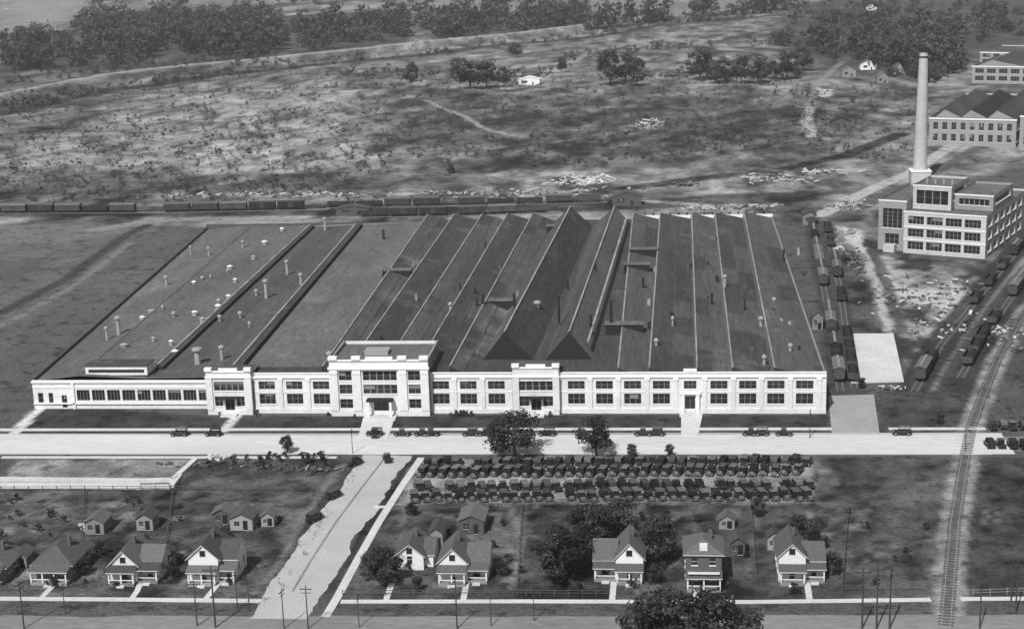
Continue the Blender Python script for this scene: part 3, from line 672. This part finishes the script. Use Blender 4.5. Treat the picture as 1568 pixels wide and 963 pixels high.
def porch(s,x0,x1,y0,depth,h=2.7,m=None):
    b=s['porch']; m=m or mTrimO
    b.box(x0,x1,y0-depth,y0-.01,0,.55,mPaintG); n=max(2,int((x1-x0)/2.2)+1)
    for i in range(n):
        xx=x0+.15+(x1-x0-.3)*i/(n-1); b.box(xx-.12,xx+.12,y0-depth+.05,y0-depth+.29,.56,h,m)
    b.box(x0,x1,y0-depth+.02,y0-depth+.1,1.15,1.3,m); b.box(x0,x1,y0-depth,y0-depth+.12,h-.3,h,m)
    xm=(x0+x1)/2; b.box(xm-.45,xm+.45,y0-.04,y0-.011,.56,2.5,mGlass)
    b.slab([(x0-.3,y0-depth-.3,h+.05),(x1+.3,y0-depth-.3,h+.05),(x1+.3,y0-.01,h+.75),(x0-.3,y0-.01,h+.75)],.12,mShingle,m)
    b.box(xm-.7,xm+.7,y0-depth-.8,y0-depth-.01,0,.28,mConc)
def chimney(s,x,y,z): s['chimney'].box(x-.3,x+.3,y-.3,y+.3,z-2.5,z,mBrickD); s['chimney'].box(x-.36,x+.36,y-.36,y+.36,z+.003,z+.12,mBrickD)
def houseL(name,px,py,w1,w2,d,h1,rise,h2,mw=None,stor=1,mir=False,por=True,rz=0):
    mw=mw or mPaint
    s=Parts(name,W(px,py),rz); b=s['walls']; r=s['roof']
    walls4(b,0,w1,0,d,h1,mw,stor)
    for yy,sg in ((0,1),(d,-1)): b.poly([(0,yy,h1),(w1,yy,h1),(w1/2,yy,h1+rise)][::sg],mw)
    b.prow((0,0,0),(1,0,0),w1/2-.55,w1/2+.55,h1+.2,h1+1.4,mTrimO,mGlass)
    gable_y(r,0,w1,0,d,h1,rise,mShingle)
    xa,xb=(w1,w1+w2) if not mir else (-w2,0)
    y0=1.6; walls4(b,xa+.01,xb-.01,y0,d-.5,h2,mw,1)
    r2=min(rise*.95,(d-2)*.42)
    xx=(xb-.01) if not mir else (xa+.01)
    b.poly([(xx,y0,h2),(xx,d-.5,h2),(xx,(y0+d-.5)/2,h2+r2)][::1 if not mir else -1],mw)
    gable_x(r,xa,xb,y0,d-.5,h2,r2,mShingle,.4)
    if por:
        if not mir: porch(s,xa-.2,xb,y0,2.2)
        else: porch(s,xa,xb+.2,y0,2.2)
        porch(s,.2,w1-.2,0,1.9)
    chimney(s,w1*.6,d*.6,h1+rise+.8); s.done()
houseL('wooden_house',170,891,5.3,3.8,9,3.6,2.6,3.1)
houseL('wooden_house',291,891,5.6,3.0,9,4.9,2.5,4.2)
houseL('wooden_house',672,891,5.3,3.7,9,4.0,2.6,3.3)
houseL('wooden_house',607,872,5.2,1.6,9,3.0,2.1,2.6,por=False)
houseL('wooden_house',943,889,5.0,3.9,9,4.6,2.7,3.6,mir=True)
houseL('wooden_house',1192,890,4.8,3.4,9,5.0,2.3,3.6)
def bungalow(name,px,py,w,d,h,rise,mw,m=mShingle,porchd=2.4,stor=1):
    s=Parts(name,W(px,py)); walls4(s['walls'],0,w,0,d,h,mw,stor); r=s['roof']; o=.5; k=min(w,d)*.38
    e=h-.1; t=h+rise; A_=(-o,-o,e);B_=(w+o,-o,e);C_=(w+o,d+o,e);D_=(-o,d+o,e)
    if w>=d: p,q=(k,d/2,t),(w-k,d/2,t); L_=([A_,B_,q,p],[B_,C_,q],[C_,D_,p,q],[D_,A_,p])
    else: p,q=(w/2,k,t),(w/2,d-k,t); L_=([A_,B_,p],[B_,C_,q,p],[C_,D_,q],[D_,A_,p,q])
    for f_ in L_: r.slab(f_,.13,m,mTrimO)
    porch(s,.2,w-.2,0,porchd); chimney(s,w*.7,d*.55,h+rise+.7); return s
bungalow('bungalow_house',53,888,7.4,10,3.3,2.7,mPaintG).done()
bungalow('bungalow_house',-48,890,7.4,9,3.0,2.4,mPaintG).done()
s=bungalow('brick_house',1050,898,6.4,8,6.4,1.9,mBrickD,stor=2); s['dormer'].box(2.5,3.9,.3,3,6.6,7.8,mTrimO); s['balcony'].box(.4,6,-2.4,-2.3,3.5,3.9,mTrimO); s.done()
for q_ in [(145,818,4,5,2.6),(222,812,3.4,4,2.6),(370,812,4.6,5,2.6),(340,803,4,4,2.4),(722,818,5,7,3.0),(668,838,2.6,6,3),(1130,850,2.6,3,2.6),(1185,842,2.4,3,2.6),(1113,810,3,3,2),(30,870,3,4,2.4),(250,868,2.6,4,2.3),(410,806,2.6,3,2.1)]:
    shed('garden_shed',*q_,mw=random.choice([mPaintG,mWood,mPaintG]),ridge=1.0)
def rubble(name,px,py,rx,ry,n,hmax,m,sl=(.6,3)):
    b=B(); c=W(px,py)
    cen=[(random.uniform(-.8,.8),random.uniform(-.8,.8)) for _ in range(max(2,n//22))]
    for k in range(n):
        cx,cy=random.choice(cen); x=(cx+random.gauss(0,.22))*rx; y_=(cy+random.gauss(0,.22))*ry; g=gz(c.x+x,c.y+y_)
        z=g+hmax*random.random()**2*.7; t=random.uniform(0,3.14); l=random.uniform(*sl)
        b.obox((x,y_,z),(math.cos(t),math.sin(t),random.uniform(-.3,.3)),l,random.uniform(.2,.9),random.uniform(.15,.5),random.choice(m))
    return obj(name,b.mesh(name),(c.x,c.y,.02))
rubble('lumber_pile',148,808,2,1.5,26,1.5,[mTrim,mWoodL],(1,2.5))
rubble('lumber_pile',884,277,15,12,110,3,[mTrim,mWoodL,mConc],(1.5,5))
rubble('lumber_pile',985,192,9,16,60,5,[mWoodL,mTrim,mWood],(2,6))
rubble('lumber_pile',650,297,60,7,100,1.2,[mWoodL,mWoodM,mWoodM],(1,4))
rubble('lumber_pile',480,298,70,6,100,1.0,[mWoodL,mConc,mWoodM],(1,4))
rubble('lumber_pile',800,297,45,14,130,1.2,[mWoodL,mWoodM,mWood],(1,5))
rubble('lumber_pile',1215,273,24,20,120,2,[mWoodL,mWood,mConc],(1,5))
rubble('lumber_pile',1090,320,35,8,70,1.2,[mWoodL,mWood,mWoodM],(1,4))
rubble('rubble_heap',1040,282,9,9,50,2.5,[mWoodM,mWood],(1,4))
rubble('rubble_heap',1440,470,18,42,260,1.0,[mConc,mWood,mWoodM,mWood],(.5,2.6))
rubble('rubble_heap',1330,420,4,34,70,1.0,[mWoodM,mWood],(.6,2.5))
rubble('rubble_heap',1302,368,6,18,50,1.2,[mConc,mWoodM],(.6,3))
rubble('rubble_heap',1300,318,12,20,60,1.2,[mConc,mWood,mWoodM],(.6,3.5))
rubble('rubble_heap',1370,597,5,2,30,.8,[mConc,mWood],(.6,2.4))
rubble('construction_debris',440,712,22,5,60,.6,[mWoodM,mWood,mWood,mWood],(.5,2))
rubble('construction_debris',340,702,4,1.5,16,1.0,[mConc,mWoodL],(1,4))
shed('storage_barn',1288,196,11,9,3.5,mw=mWood,mr=mDarkWall,ridge=2.2)
shed('farm_shed',810,128,16,10,4,mw=mTrim,mr=mTrim,ridge=2)
shed('farm_shed',1440,205,12,9,5,mw=mPaintG)
shed('workshop_shed',960,316,12,8,4,mw=mWood,mr=mRoof,ridge=2); shed('workshop_shed',540,330,14,6,3,mw=mWood,mr=mRoof,ridge=1)
shed('workshop_shed',1240,345,5,9,4,mw=mWoodM)
for px,py,w_,mm in [(1300,118,10,mPaintG),(1330,108,12,mTrim),(1378,114,9,mPaintG),(1352,128,8,mWoodM),(1335,20,12,mTrim),(1600,150,12,mPaintG),(1455,180,9,mPaintG),(1070,96,9,mPaintG),(1400,60,12,mPaintG),(1280,60,11,mPaintG)]: shed('distant_house',px,py,w_,10,4.5,mw=mm,mr=mRoof3,ridge=3)
# ---------------------------------------------------------------- fences
def fence(name,pts,h,m,step=3,board=True):
    p=[Vector((a[0],a[1],0)) for a in toW(pts)]; b=B()
    for a,c in zip(p[:-1],p[1:]):
        d=c-a;L_=d.length;u=d.normalized(); n=max(1,int(L_/step))
        for i in range(n):
            q=a+u*(i*L_/n); g=gz(q.x,q.y); b.box(q.x-.07,q.x+.07,q.y-.07,q.y+.07,g,g+h+.15,m)
            for z in (h*.45,h*.9): b.obox(q+u*L_/n/2+Vector((0,0,z+g)),u,L_/n-.2,.05,.1,m)
    obj(name,b.mesh(name))
fence('rail_fence',[(500,100),(760,98),(1000,100),(1240,110)],2,mWoodM,8)
fence('rail_fence',[(1490,912),(1568,909),(1700,906)],1.2,mWoodM,2.5)
fence('rail_fence',[(525,912),(700,911),(935,912)],1.1,mWood,2.5)
fence('rail_fence',[(-60,905),(60,906)],1.2,mWood,2.5)
fence('rail_fence',[(640,775),(860,772),(1240,772)],1.1,mWood,3)
fence('rail_fence',[(-20,752),(260,751),(470,752)],1.1,mWood,3)
fence('rail_fence',[(130,755),(125,830),(118,890)],1.1,mWood,3); fence('rail_fence',[(265,755),(255,830),(245,890)],1.1,mWood,3)
fence('rail_fence',[(800,775),(792,900)],1.1,mWood,3); fence('rail_fence',[(1150,775),(1160,900)],1.1,mWood,3)
fence('rail_fence',[(1300,780),(1290,905),(1425,905)],1.1,mWood,3)
for a_ in ([(90,893),(78,900),(62,917)],[(215,893),(210,905),(200,919)],[(335,893),(325,905),(312,921)],[(714,893),(712,905),(709,921)],[(600,893),(590,922)],[(940,890),(937,922)],[(1066,905),(1066,921)],[(1236,892),(1240,921)]):
    strip('garden_walk',a_,1.1,0,.1,mConc)
# ---------------------------------------------------------------- cars
def carmesh(kind):
    b=B(); bd=mBlack; w=.72
    b.box(-.42,.42,-1.9,1.9,.42,.58,bd); b.box(-.80,.80,-.75,.75,.46,.52,bd)
    for sx in (-1,1):
        for y in (-1.3,1.3):
            x=sx*.70
            b.cyl((x-.07,y,.4),(x+.07,y,.4),.40,.40,14,mTire); b.cyl((x-.085,y,.4),(x+.085,y,.4),.27,.27,10,mRim)
            pts=[]
            for k in range(6):
                t=math.radians(15+k*30); pts.append((y+.52*math.cos(t),.40+.50*math.sin(t)))
            for (y0,z0),(y1,z1) in zip(pts[:-1],pts[1:]): b.poly([(x-.15,y0,z0),(x+.15,y0,z0),(x+.15,y1,z1),(x-.15,y1,z1)],bd)
    b.box(-.40,.40,.72,1.62,.58,1.12,bd,.06,.02); b.box(-.42,.42,1.622,1.70,.55,1.16,mRim)
    for sx in (-.42,.42): b.cyl((sx,1.66,.98),(sx,1.82,.98),.10,.13,10,mRim)
    b.box(-.75,.75,1.98,2.04,.45,.56,mRim)
    if kind=='sedan':
        b.box(-w,w,-1.55,.72,.56,1.18,bd); b.box(-w,w,-1.55,.60,1.182,1.74,mGlass,.05,.06)
        for y in (-1.52,-.9,-.15,.52):
            for sx in (-1,1): b.box(sx*.70-.035,sx*.70+.035,y,y+.1,1.18,1.76,bd)
        b.box(-.74,.74,-1.6,.74,1.765,1.86,mTop,.06,.08)
    elif kind=='touring':
        b.box(-w,w,-1.6,.72,.56,1.10,bd); b.box(-.55,.55,-1.4,.5,1.101,1.14,mTire)
        for y in (-1.55,-.6,.55):
            for sx in (-1,1): b.box(sx*.68-.025,sx*.68+.025,y,y+.05,1.1,1.78,bd)
        b.box(-.72,.72,-1.68,.66,1.78,1.88,mTop,.05,.1); b.poly([(-.66,-1.66,1.1),(.66,-1.66,1.1),(.66,-1.70,1.8),(-.66,-1.70,1.8)],mTop); b.poly([(-.66,.6,1.1),(.66,.6,1.1),(.66,.52,1.75),(-.66,.52,1.75)],mGlass)
    else:
        b.box(-w,w,-.55,.72,.56,1.12,bd); b.box(-.68,.68,-.5,.55,1.122,1.70,mGlass,.04,.06); b.box(-.70,.70,-.58,.66,1.705,1.80,mTop,.05,.08)
        b.box(-.62,.62,-1.75,-.56,.56,1.02,bd,.05,.08)
        for sx in (-1,1): b.box(sx*.66-.03,sx*.66+.03,-.5,-.42,1.12,1.71,bd)
    b.cyl((0,-1.98,.85),(0,-1.84,.85),.38,.38,12,mTire)
    return b.mesh('car_'+kind)
CM=[carmesh('sedan'),carmesh('touring'),carmesh('coupe')]
def car(p,rz,name='parked_car',z=.0):
    return obj(name,random.choice(CM),(p[0],p[1],z),rz,random.uniform(1.02,1.12))
for row,(pyv,px0,px1) in enumerate([(713,655,1236),(728,648,1238),(749,640,1238),(765,636,1236)]):
    a=W(px0,pyv);c=W(px1,pyv-(3 if row<2 else 2)); n=int((c-a).length/2.2)
    for i in range(n):
        if random.random()<.05: continue
        p=a.lerp(c,i/(n-1)); p.y+=random.uniform(-.6,.6); p.x+=random.uniform(-.2,.2)
        car(p,math.radians((180 if row%2 else 0)+(-18 if row<2 else 16)+random.uniform(-5,5)),z=0)
for px in (277,329,575,617,648,661,722,745,838,985,1004,1150,1163,1200):
    p=W(px,665); car((p.x,yc(p.x)+5.9),math.radians(90+random.uniform(-3,3)),z=.012)
p=W(1380,664); car((p.x,yc(p.x)+6.2),math.radians(88))
for px,py,r in ((593,706,20),(512,762,-28),(545,712,-30),(482,797,-28),(575,668,5),(1535,655,0),(1550,657,0),(1520,657,0),(1566,656,0),(1515,684,5),(1532,684,2),(1550,685,3),(1567,686,0),(1583,686,0)):
    car(W(px,py),math.radians(r),z=.012)
# ---------------------------------------------------------------- vegetation
def leaves(centres,radii,per,ls,seed,flat=.8):
    r=np.random.default_rng(seed); n=len(centres)*per
    C=np.repeat(np.array(centres),per,0); Rr=np.repeat(np.array(radii),per)
    d=r.normal(size=(n,3)); d/=np.linalg.norm(d,axis=1)[:,None]
    rad=Rr*(.5+.75*r.random(n)**1.3); P=C+d*rad[:,None]*np.array([1,1,flat])
    a=r.normal(size=(n,3)); a/=np.linalg.norm(a,axis=1)[:,None]; nrm=d+a*.8; nrm/=np.linalg.norm(nrm,axis=1)[:,None]
    t=np.cross(nrm,r.normal(size=(n,3))); t/=np.linalg.norm(t,axis=1)[:,None]; s=np.cross(nrm,t)
    L_=(ls if np.isscalar(ls) else np.repeat(np.array(ls),per))*(.6+.8*r.random(n)); L_=L_[:,None]
    V=np.stack([P-t*L_,P-s*L_*.6+t*L_*.1,P+t*L_,P+s*L_*.7-t*L_*.15],1).reshape(-1,3)
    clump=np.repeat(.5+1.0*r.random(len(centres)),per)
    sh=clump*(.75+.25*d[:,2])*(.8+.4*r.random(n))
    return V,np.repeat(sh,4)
def leafmesh(name,V,sh,trunk=None,m=None):
    nq=len(V)//4; tv=np.array(trunk.v) if trunk and trunk.v else np.zeros((0,3)); nt_=len(tv)
    me=bpy.data.meshes.new(name); me.vertices.add(len(V)+nt_)
    me.vertices.foreach_set('co',np.concatenate([V,tv]).astype(np.float32).ravel())
    idx=np.arange(nq*4,dtype=np.int32); tf=trunk.f if trunk else []
    ext=[i+len(V) for f in tf for i in f]; tot=[4]*nq+[len(f) for f in tf]
    loops=np.concatenate([idx,np.array(ext,dtype=np.int32)]); tot=np.array(tot,dtype=np.int32); st=np.concatenate([[0],np.cumsum(tot)[:-1]]).astype(np.int32)
    me.loops.add(len(loops)); me.loops.foreach_set('vertex_index',loops)
    me.polygons.add(len(tot)); me.polygons.foreach_set('loop_start',st); me.polygons.foreach_set('loop_total',tot)
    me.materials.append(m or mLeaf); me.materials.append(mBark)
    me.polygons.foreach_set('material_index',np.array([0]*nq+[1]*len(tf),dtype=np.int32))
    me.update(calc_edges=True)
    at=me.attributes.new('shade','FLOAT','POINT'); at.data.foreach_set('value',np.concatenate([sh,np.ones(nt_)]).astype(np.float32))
    return me
def treemesh(seed,h,cr,nc=26,per=110,ls=.28,m=None):
    r=random.Random(seed); t=B(); th_=h*.38; t.cyl((0,0,-.2),(0,0,th_),h*.028,h*.018,8,mBark)
    cs=[];rs=[]
    for k in range(nc):
        a=r.uniform(0,6.28); z=r.uniform(0,1); rr=cr*math.sqrt(max(.05,1-(abs(z-.4)/.62)**2))*math.sqrt(r.random())*.86
        c=(math.cos(a)*rr,math.sin(a)*rr,h*(.28+.62*z)); cs.append(c); rs.append(cr*r.uniform(.18,.38))
        if k<10: t.cyl((0,0,th_*r.uniform(.6,1)),c,h*.011,h*.004,5,mBark,False)
    t.cyl((0,0,th_),(r.uniform(-.5,.5),r.uniform(-.5,.5),h*.75),h*.018,h*.006,6,mBark,False)
    V,sh=leaves(cs,rs,per,ls,seed); return leafmesh('tree',V,sh,t,m)
TM=[treemesh(s_,9,4.2,30,120,.25) for s_ in (1,2,3,4,5)]
TF=[treemesh(s_,9,4.4,24,70,.34,mLeafF) for s_ in (31,32,33)]
BM=[treemesh(s_,3,1.7,9,80,.16) for s_ in (21,22,23)]
def tree(px,py,h,wr=1.0,T=TM):
    sc=h/9; p=W(px,py); p.z=gz(p.x,p.y); return obj('tree',random.choice(T),p,random.uniform(0,6.28),(sc*wr*random.uniform(.9,1.1),sc*wr,sc))
for q_ in [(788,698,10.5,1.35),(913,697,9.5,1.0),(440,694,4.5,.9),(967,699,3,1),(1024,699,3,1),
 (590,893,7,1.1),(570,888,5.5,1.0),(862,892,10.5,1.1),(905,845,10,1.1),(1005,862,10,1.0),(885,872,8,1.0),(950,822,8,1.1),
 (1250,840,6,.9),(1225,825,5,.9),(1160,790,4,.9),(1275,880,4.5,.9),(1003,895,4,.9),
 (1010,1010,12,1.2),(1080,1015,12.5,1.2),(1135,1010,9,1.1),(985,985,7,1.1),
 (10,865,5,1),(130,880,3.6,.9),(265,885,3.6,.8),(155,850,3,.9),(640,905,3,.9),(770,880,3,.9),(630,790,3,1),(1440,650,3,.8),(1320,595,3,1)]: tree(*q_)
for q_ in [(630,134,18,.8),(720,136,22,1.3),(745,133,20,1.1),(772,132,15,1),(700,118,16,1),(935,133,26,.9),(975,134,20,1),(958,128,22,1),(1072,126,24,1),(1095,130,13,1),(1110,128,19,1),(1135,130,20,.9),(1165,128,20,1),(1185,122,14,1),(1205,122,21,1),(1230,110,19,1),(790,88,14,1),(860,110,12,1),(690,265,5,1),(1250,80,24,1)]:
    tree(*q_,T=TF)
for k in range(90):
    if k%2: px,py=random.uniform(600,1420),random.uniform(785,910)
    else: px,py=random.uniform(-10,400),random.uniform(765,905)
    obj('bush',random.choice(BM),W(px,py),random.uniform(0,6),random.uniform(.25,.75))
for k in range(22):
    px=random.uniform(350,520); py=random.uniform(700,722); obj('bush',random.choice(BM),W(px,py),0,random.uniform(.3,.8))
for k in range(14):
    px=700+k*4+random.uniform(-2,2) if k<6 else random.uniform(330,1260); obj('bush',random.choice(BM),(S(px),YF-2.6 if not 510<px<660 else YF-4.2,0),0,random.uniform(.3,.6))
def wood(name,regs,hr=(10,20),cl=4,per=34,seed=5,m=None,lf=.05):
    r=random.Random(seed); cs=[];rs=[];ls=[]
    for poly,n in regs:
        xs=[p[0] for p in poly];ys=[p[1] for p in poly]; k=0; g=0
        while k<n and g<n*30:
            g+=1
            px=r.uniform(min(xs),max(xs)); py=r.uniform(min(ys),max(ys)); ins=False
            for i in range(len(poly)):
                x0,y0=poly[i];x1,y1=poly[(i+1)%len(poly)]
                if (y0>py)!=(y1>py) and px<(x1-x0)*(py-y0)/(y1-y0)+x0: ins=not ins
            if not ins: continue
            k+=1; p=W(px,py); h=hr[0]+(hr[1]-hr[0])*r.random()**1.6; g0=gz(p.x,p.y)
            for j in range(cl):
                cs.append((p.x+r.uniform(-.32,.32)*h,p.y+r.uniform(-.32,.32)*h,g0+h*r.uniform(.08,.75))); rs.append(h*r.uniform(.15,.30)); ls.append(h*lf)
    V,sh=leaves(cs,rs,per,ls,seed,.85); obj(name,leafmesh(name,V,sh,None,m or mLeafF))
wood('distant_woods',[([(140,35),(260,18),(300,30),(270,80),(180,100),(130,90)],125),([(260,20),(430,22),(440,75),(380,92),(280,90)],140),([(440,40),(620,22),(625,60),(460,82)],80),([(640,35),(760,25),(760,52),(670,64)],55),([(760,25),(900,20),(900,42),(780,52)],65),([(0,60),(130,45),(140,95),(10,115)],50)],(12,34),6,28,5,lf=.07)
wood('distant_woods',[([(1190,10),(1568,0),(1568,60),(1400,70),(1190,80)],120),([(1240,80),(1400,85),(1480,75),(1480,120),(1400,130),(1300,110)],60),([(1250,40),(1420,30),(1440,100),(1260,90)],50)],(9,26),6,28,6,lf=.07)
wood('distant_woods',[([(130,-10),(600,-30),(1700,-60),(1700,-34),(1200,-4),(1000,2),(600,10),(130,12)],220),([(900,45),(1180,15),(1190,22),(910,52)],30)],(18,38),5,24,8,lf=.08)
wood('distant_treeline',[([(-50,168),(160,130),(430,99),(640,79),(900,51),(1190,20),(1190,25),(900,57),(640,86),(430,107),(160,143),(-50,190)],260),([(100,92),(170,88),(430,86),(430,92),(160,112),(60,118)],70),([(500,108),(1240,120),(1240,128),(500,116)],110),([(860,85),(1190,60),(1200,70),(870,95)],50),([(0,118),(440,94),(440,100),(0,135)],60)],(3,10),4,22,9,lf=.07)
wood('scrub_bushes',[([(0,150),(250,118),(600,105),(640,250),(500,300),(0,300)],1600),([(600,110),(1240,130),(1300,220),(900,260),(640,250)],1000),([(640,90),(1240,110),(1240,135),(640,140)],120),([(1180,140),(1420,120),(1400,250),(1250,240)],220),([(-40,300),(800,300),(900,312),(0,318)],110)],(1.2,6.5),3,18,10,mScrub,.07)
wood('scrub_bushes',[([(0,330),(220,340),(60,560),(0,600)],40),([(1380,400),(1500,410),(1440,560),(1390,590)],70),([(1500,560),(1568,520),(1568,650),(1500,650)],60),([(1290,760),(1440,700),(1440,900),(1290,900)],110),([(1480,710),(1568,710),(1568,900),(1470,900)],70),([(1285,400),(1300,400),(1345,505),(1305,508)],40),([(0,760),(420,760),(390,900),(0,900)],200),([(600,780),(1300,780),(1300,905),(600,905)],220),([(535,712),(560,712),(430,910),(400,910)],50)],(.4,1.6),3,20,12,mScrub)
# ---------------------------------------------------------------- poles
def polemesh(h):
    b=B(); b.cyl((0,0,-.1),(0,0,h),.16,.10,8,mPole); b.box(-1.3,1.3,-.07,.07,h-.9,h-.75,mPole); b.box(-1.1,1.1,-.17,-.072,h-1.7,h-1.57,mPole)
    for x in (-1.2,-.7,.7,1.2): b.cyl((x,0,h-.75),(x,0,h-.55),.05,.05,6,mPole)
    return b.mesh('utility_pole')
PM=polemesh(10)
for px,py,sc in [(37,962,.9),(330,960,1.15),(302,958,.85),(382,935,.7),(364,932,.7),(435,962,.75),(472,962,.8),(700,962,.9),(752,958,.6),(1320,962,1.1),(1342,962,1.15),(1362,962,1.1),(1500,962,.9),(1548,920,.8),(1555,940,1),(540,694,.6),(1478,690,.6),(1240,670,.7),(100,940,.6),(550,960,.6),(1060,940,.6),(818,950,.6)]:
    obj('utility_pole',PM,W(px,py),random.uniform(-.1,.1)+math.radians(random.choice([2,80])),sc)
# ---------------------------------------------------------------- thin summer haze (a real scattering air layer)
hm=bpy.data.materials.new('summer_haze'); hm.use_nodes=True; nt=hm.node_tree; nt.nodes.clear()
o_=nt.nodes.new('ShaderNodeOutputMaterial'); v_=nt.nodes.new('ShaderNodeVolumeScatter'); v_.inputs['Density'].default_value=.00008; v_.inputs['Anisotropy'].default_value=.0
nt.links.new(v_.outputs[0],o_.inputs['Volume'])
b=B(); b.box(-7000,7000,-2500,9000,-40,420,hm); obj('haze',b.mesh('haze'))
# ---------------------------------------------------------------- light
world=bpy.data.worlds.new('World'); scene.world=world; world.use_nodes=True; nt=world.node_tree
bg=nt.nodes['Background']; sky=nt.nodes.new('ShaderNodeTexSky'); sky.sky_type='NISHITA'; sky.sun_disc=False
el=math.radians(48); az=math.radians(198)
sky.sun_elevation=el; sky.sun_rotation=az; sky.air_density=1.3; sky.dust_density=2.5
bw=nt.nodes.new('ShaderNodeRGBToBW'); nt.links.new(sky.outputs[0],bw.inputs[0]); nt.links.new(bw.outputs[0],bg.inputs[0]); bg.inputs[1].default_value=.075
sd=bpy.data.lights.new('sun','SUN'); sd.energy=4.7; sd.angle=math.radians(.5); sd.color=(1,.995,.985)
so=bpy.data.objects.new('sun',sd); link(so)
dirv=Vector((math.sin(az)*math.cos(el),math.cos(az)*math.cos(el),math.sin(el)))
so.rotation_euler=dirv.to_track_quat('Z','Y').to_euler(); so.location=(0,0,200)
# ---------------------------------------------------------------- camera
cd=bpy.data.cameras.new('camera'); cd.sensor_width=36; cd.lens=36*F/1568; cd.clip_end=30000; cd.clip_start=1
co=bpy.data.objects.new('camera',cd); link(co); co.location=(0,0,H); co.rotation_euler=R.to_euler(); scene.camera=co
scene.view_settings.view_transform='Standard'; scene.view_settings.look='None'; scene.view_settings.exposure=0
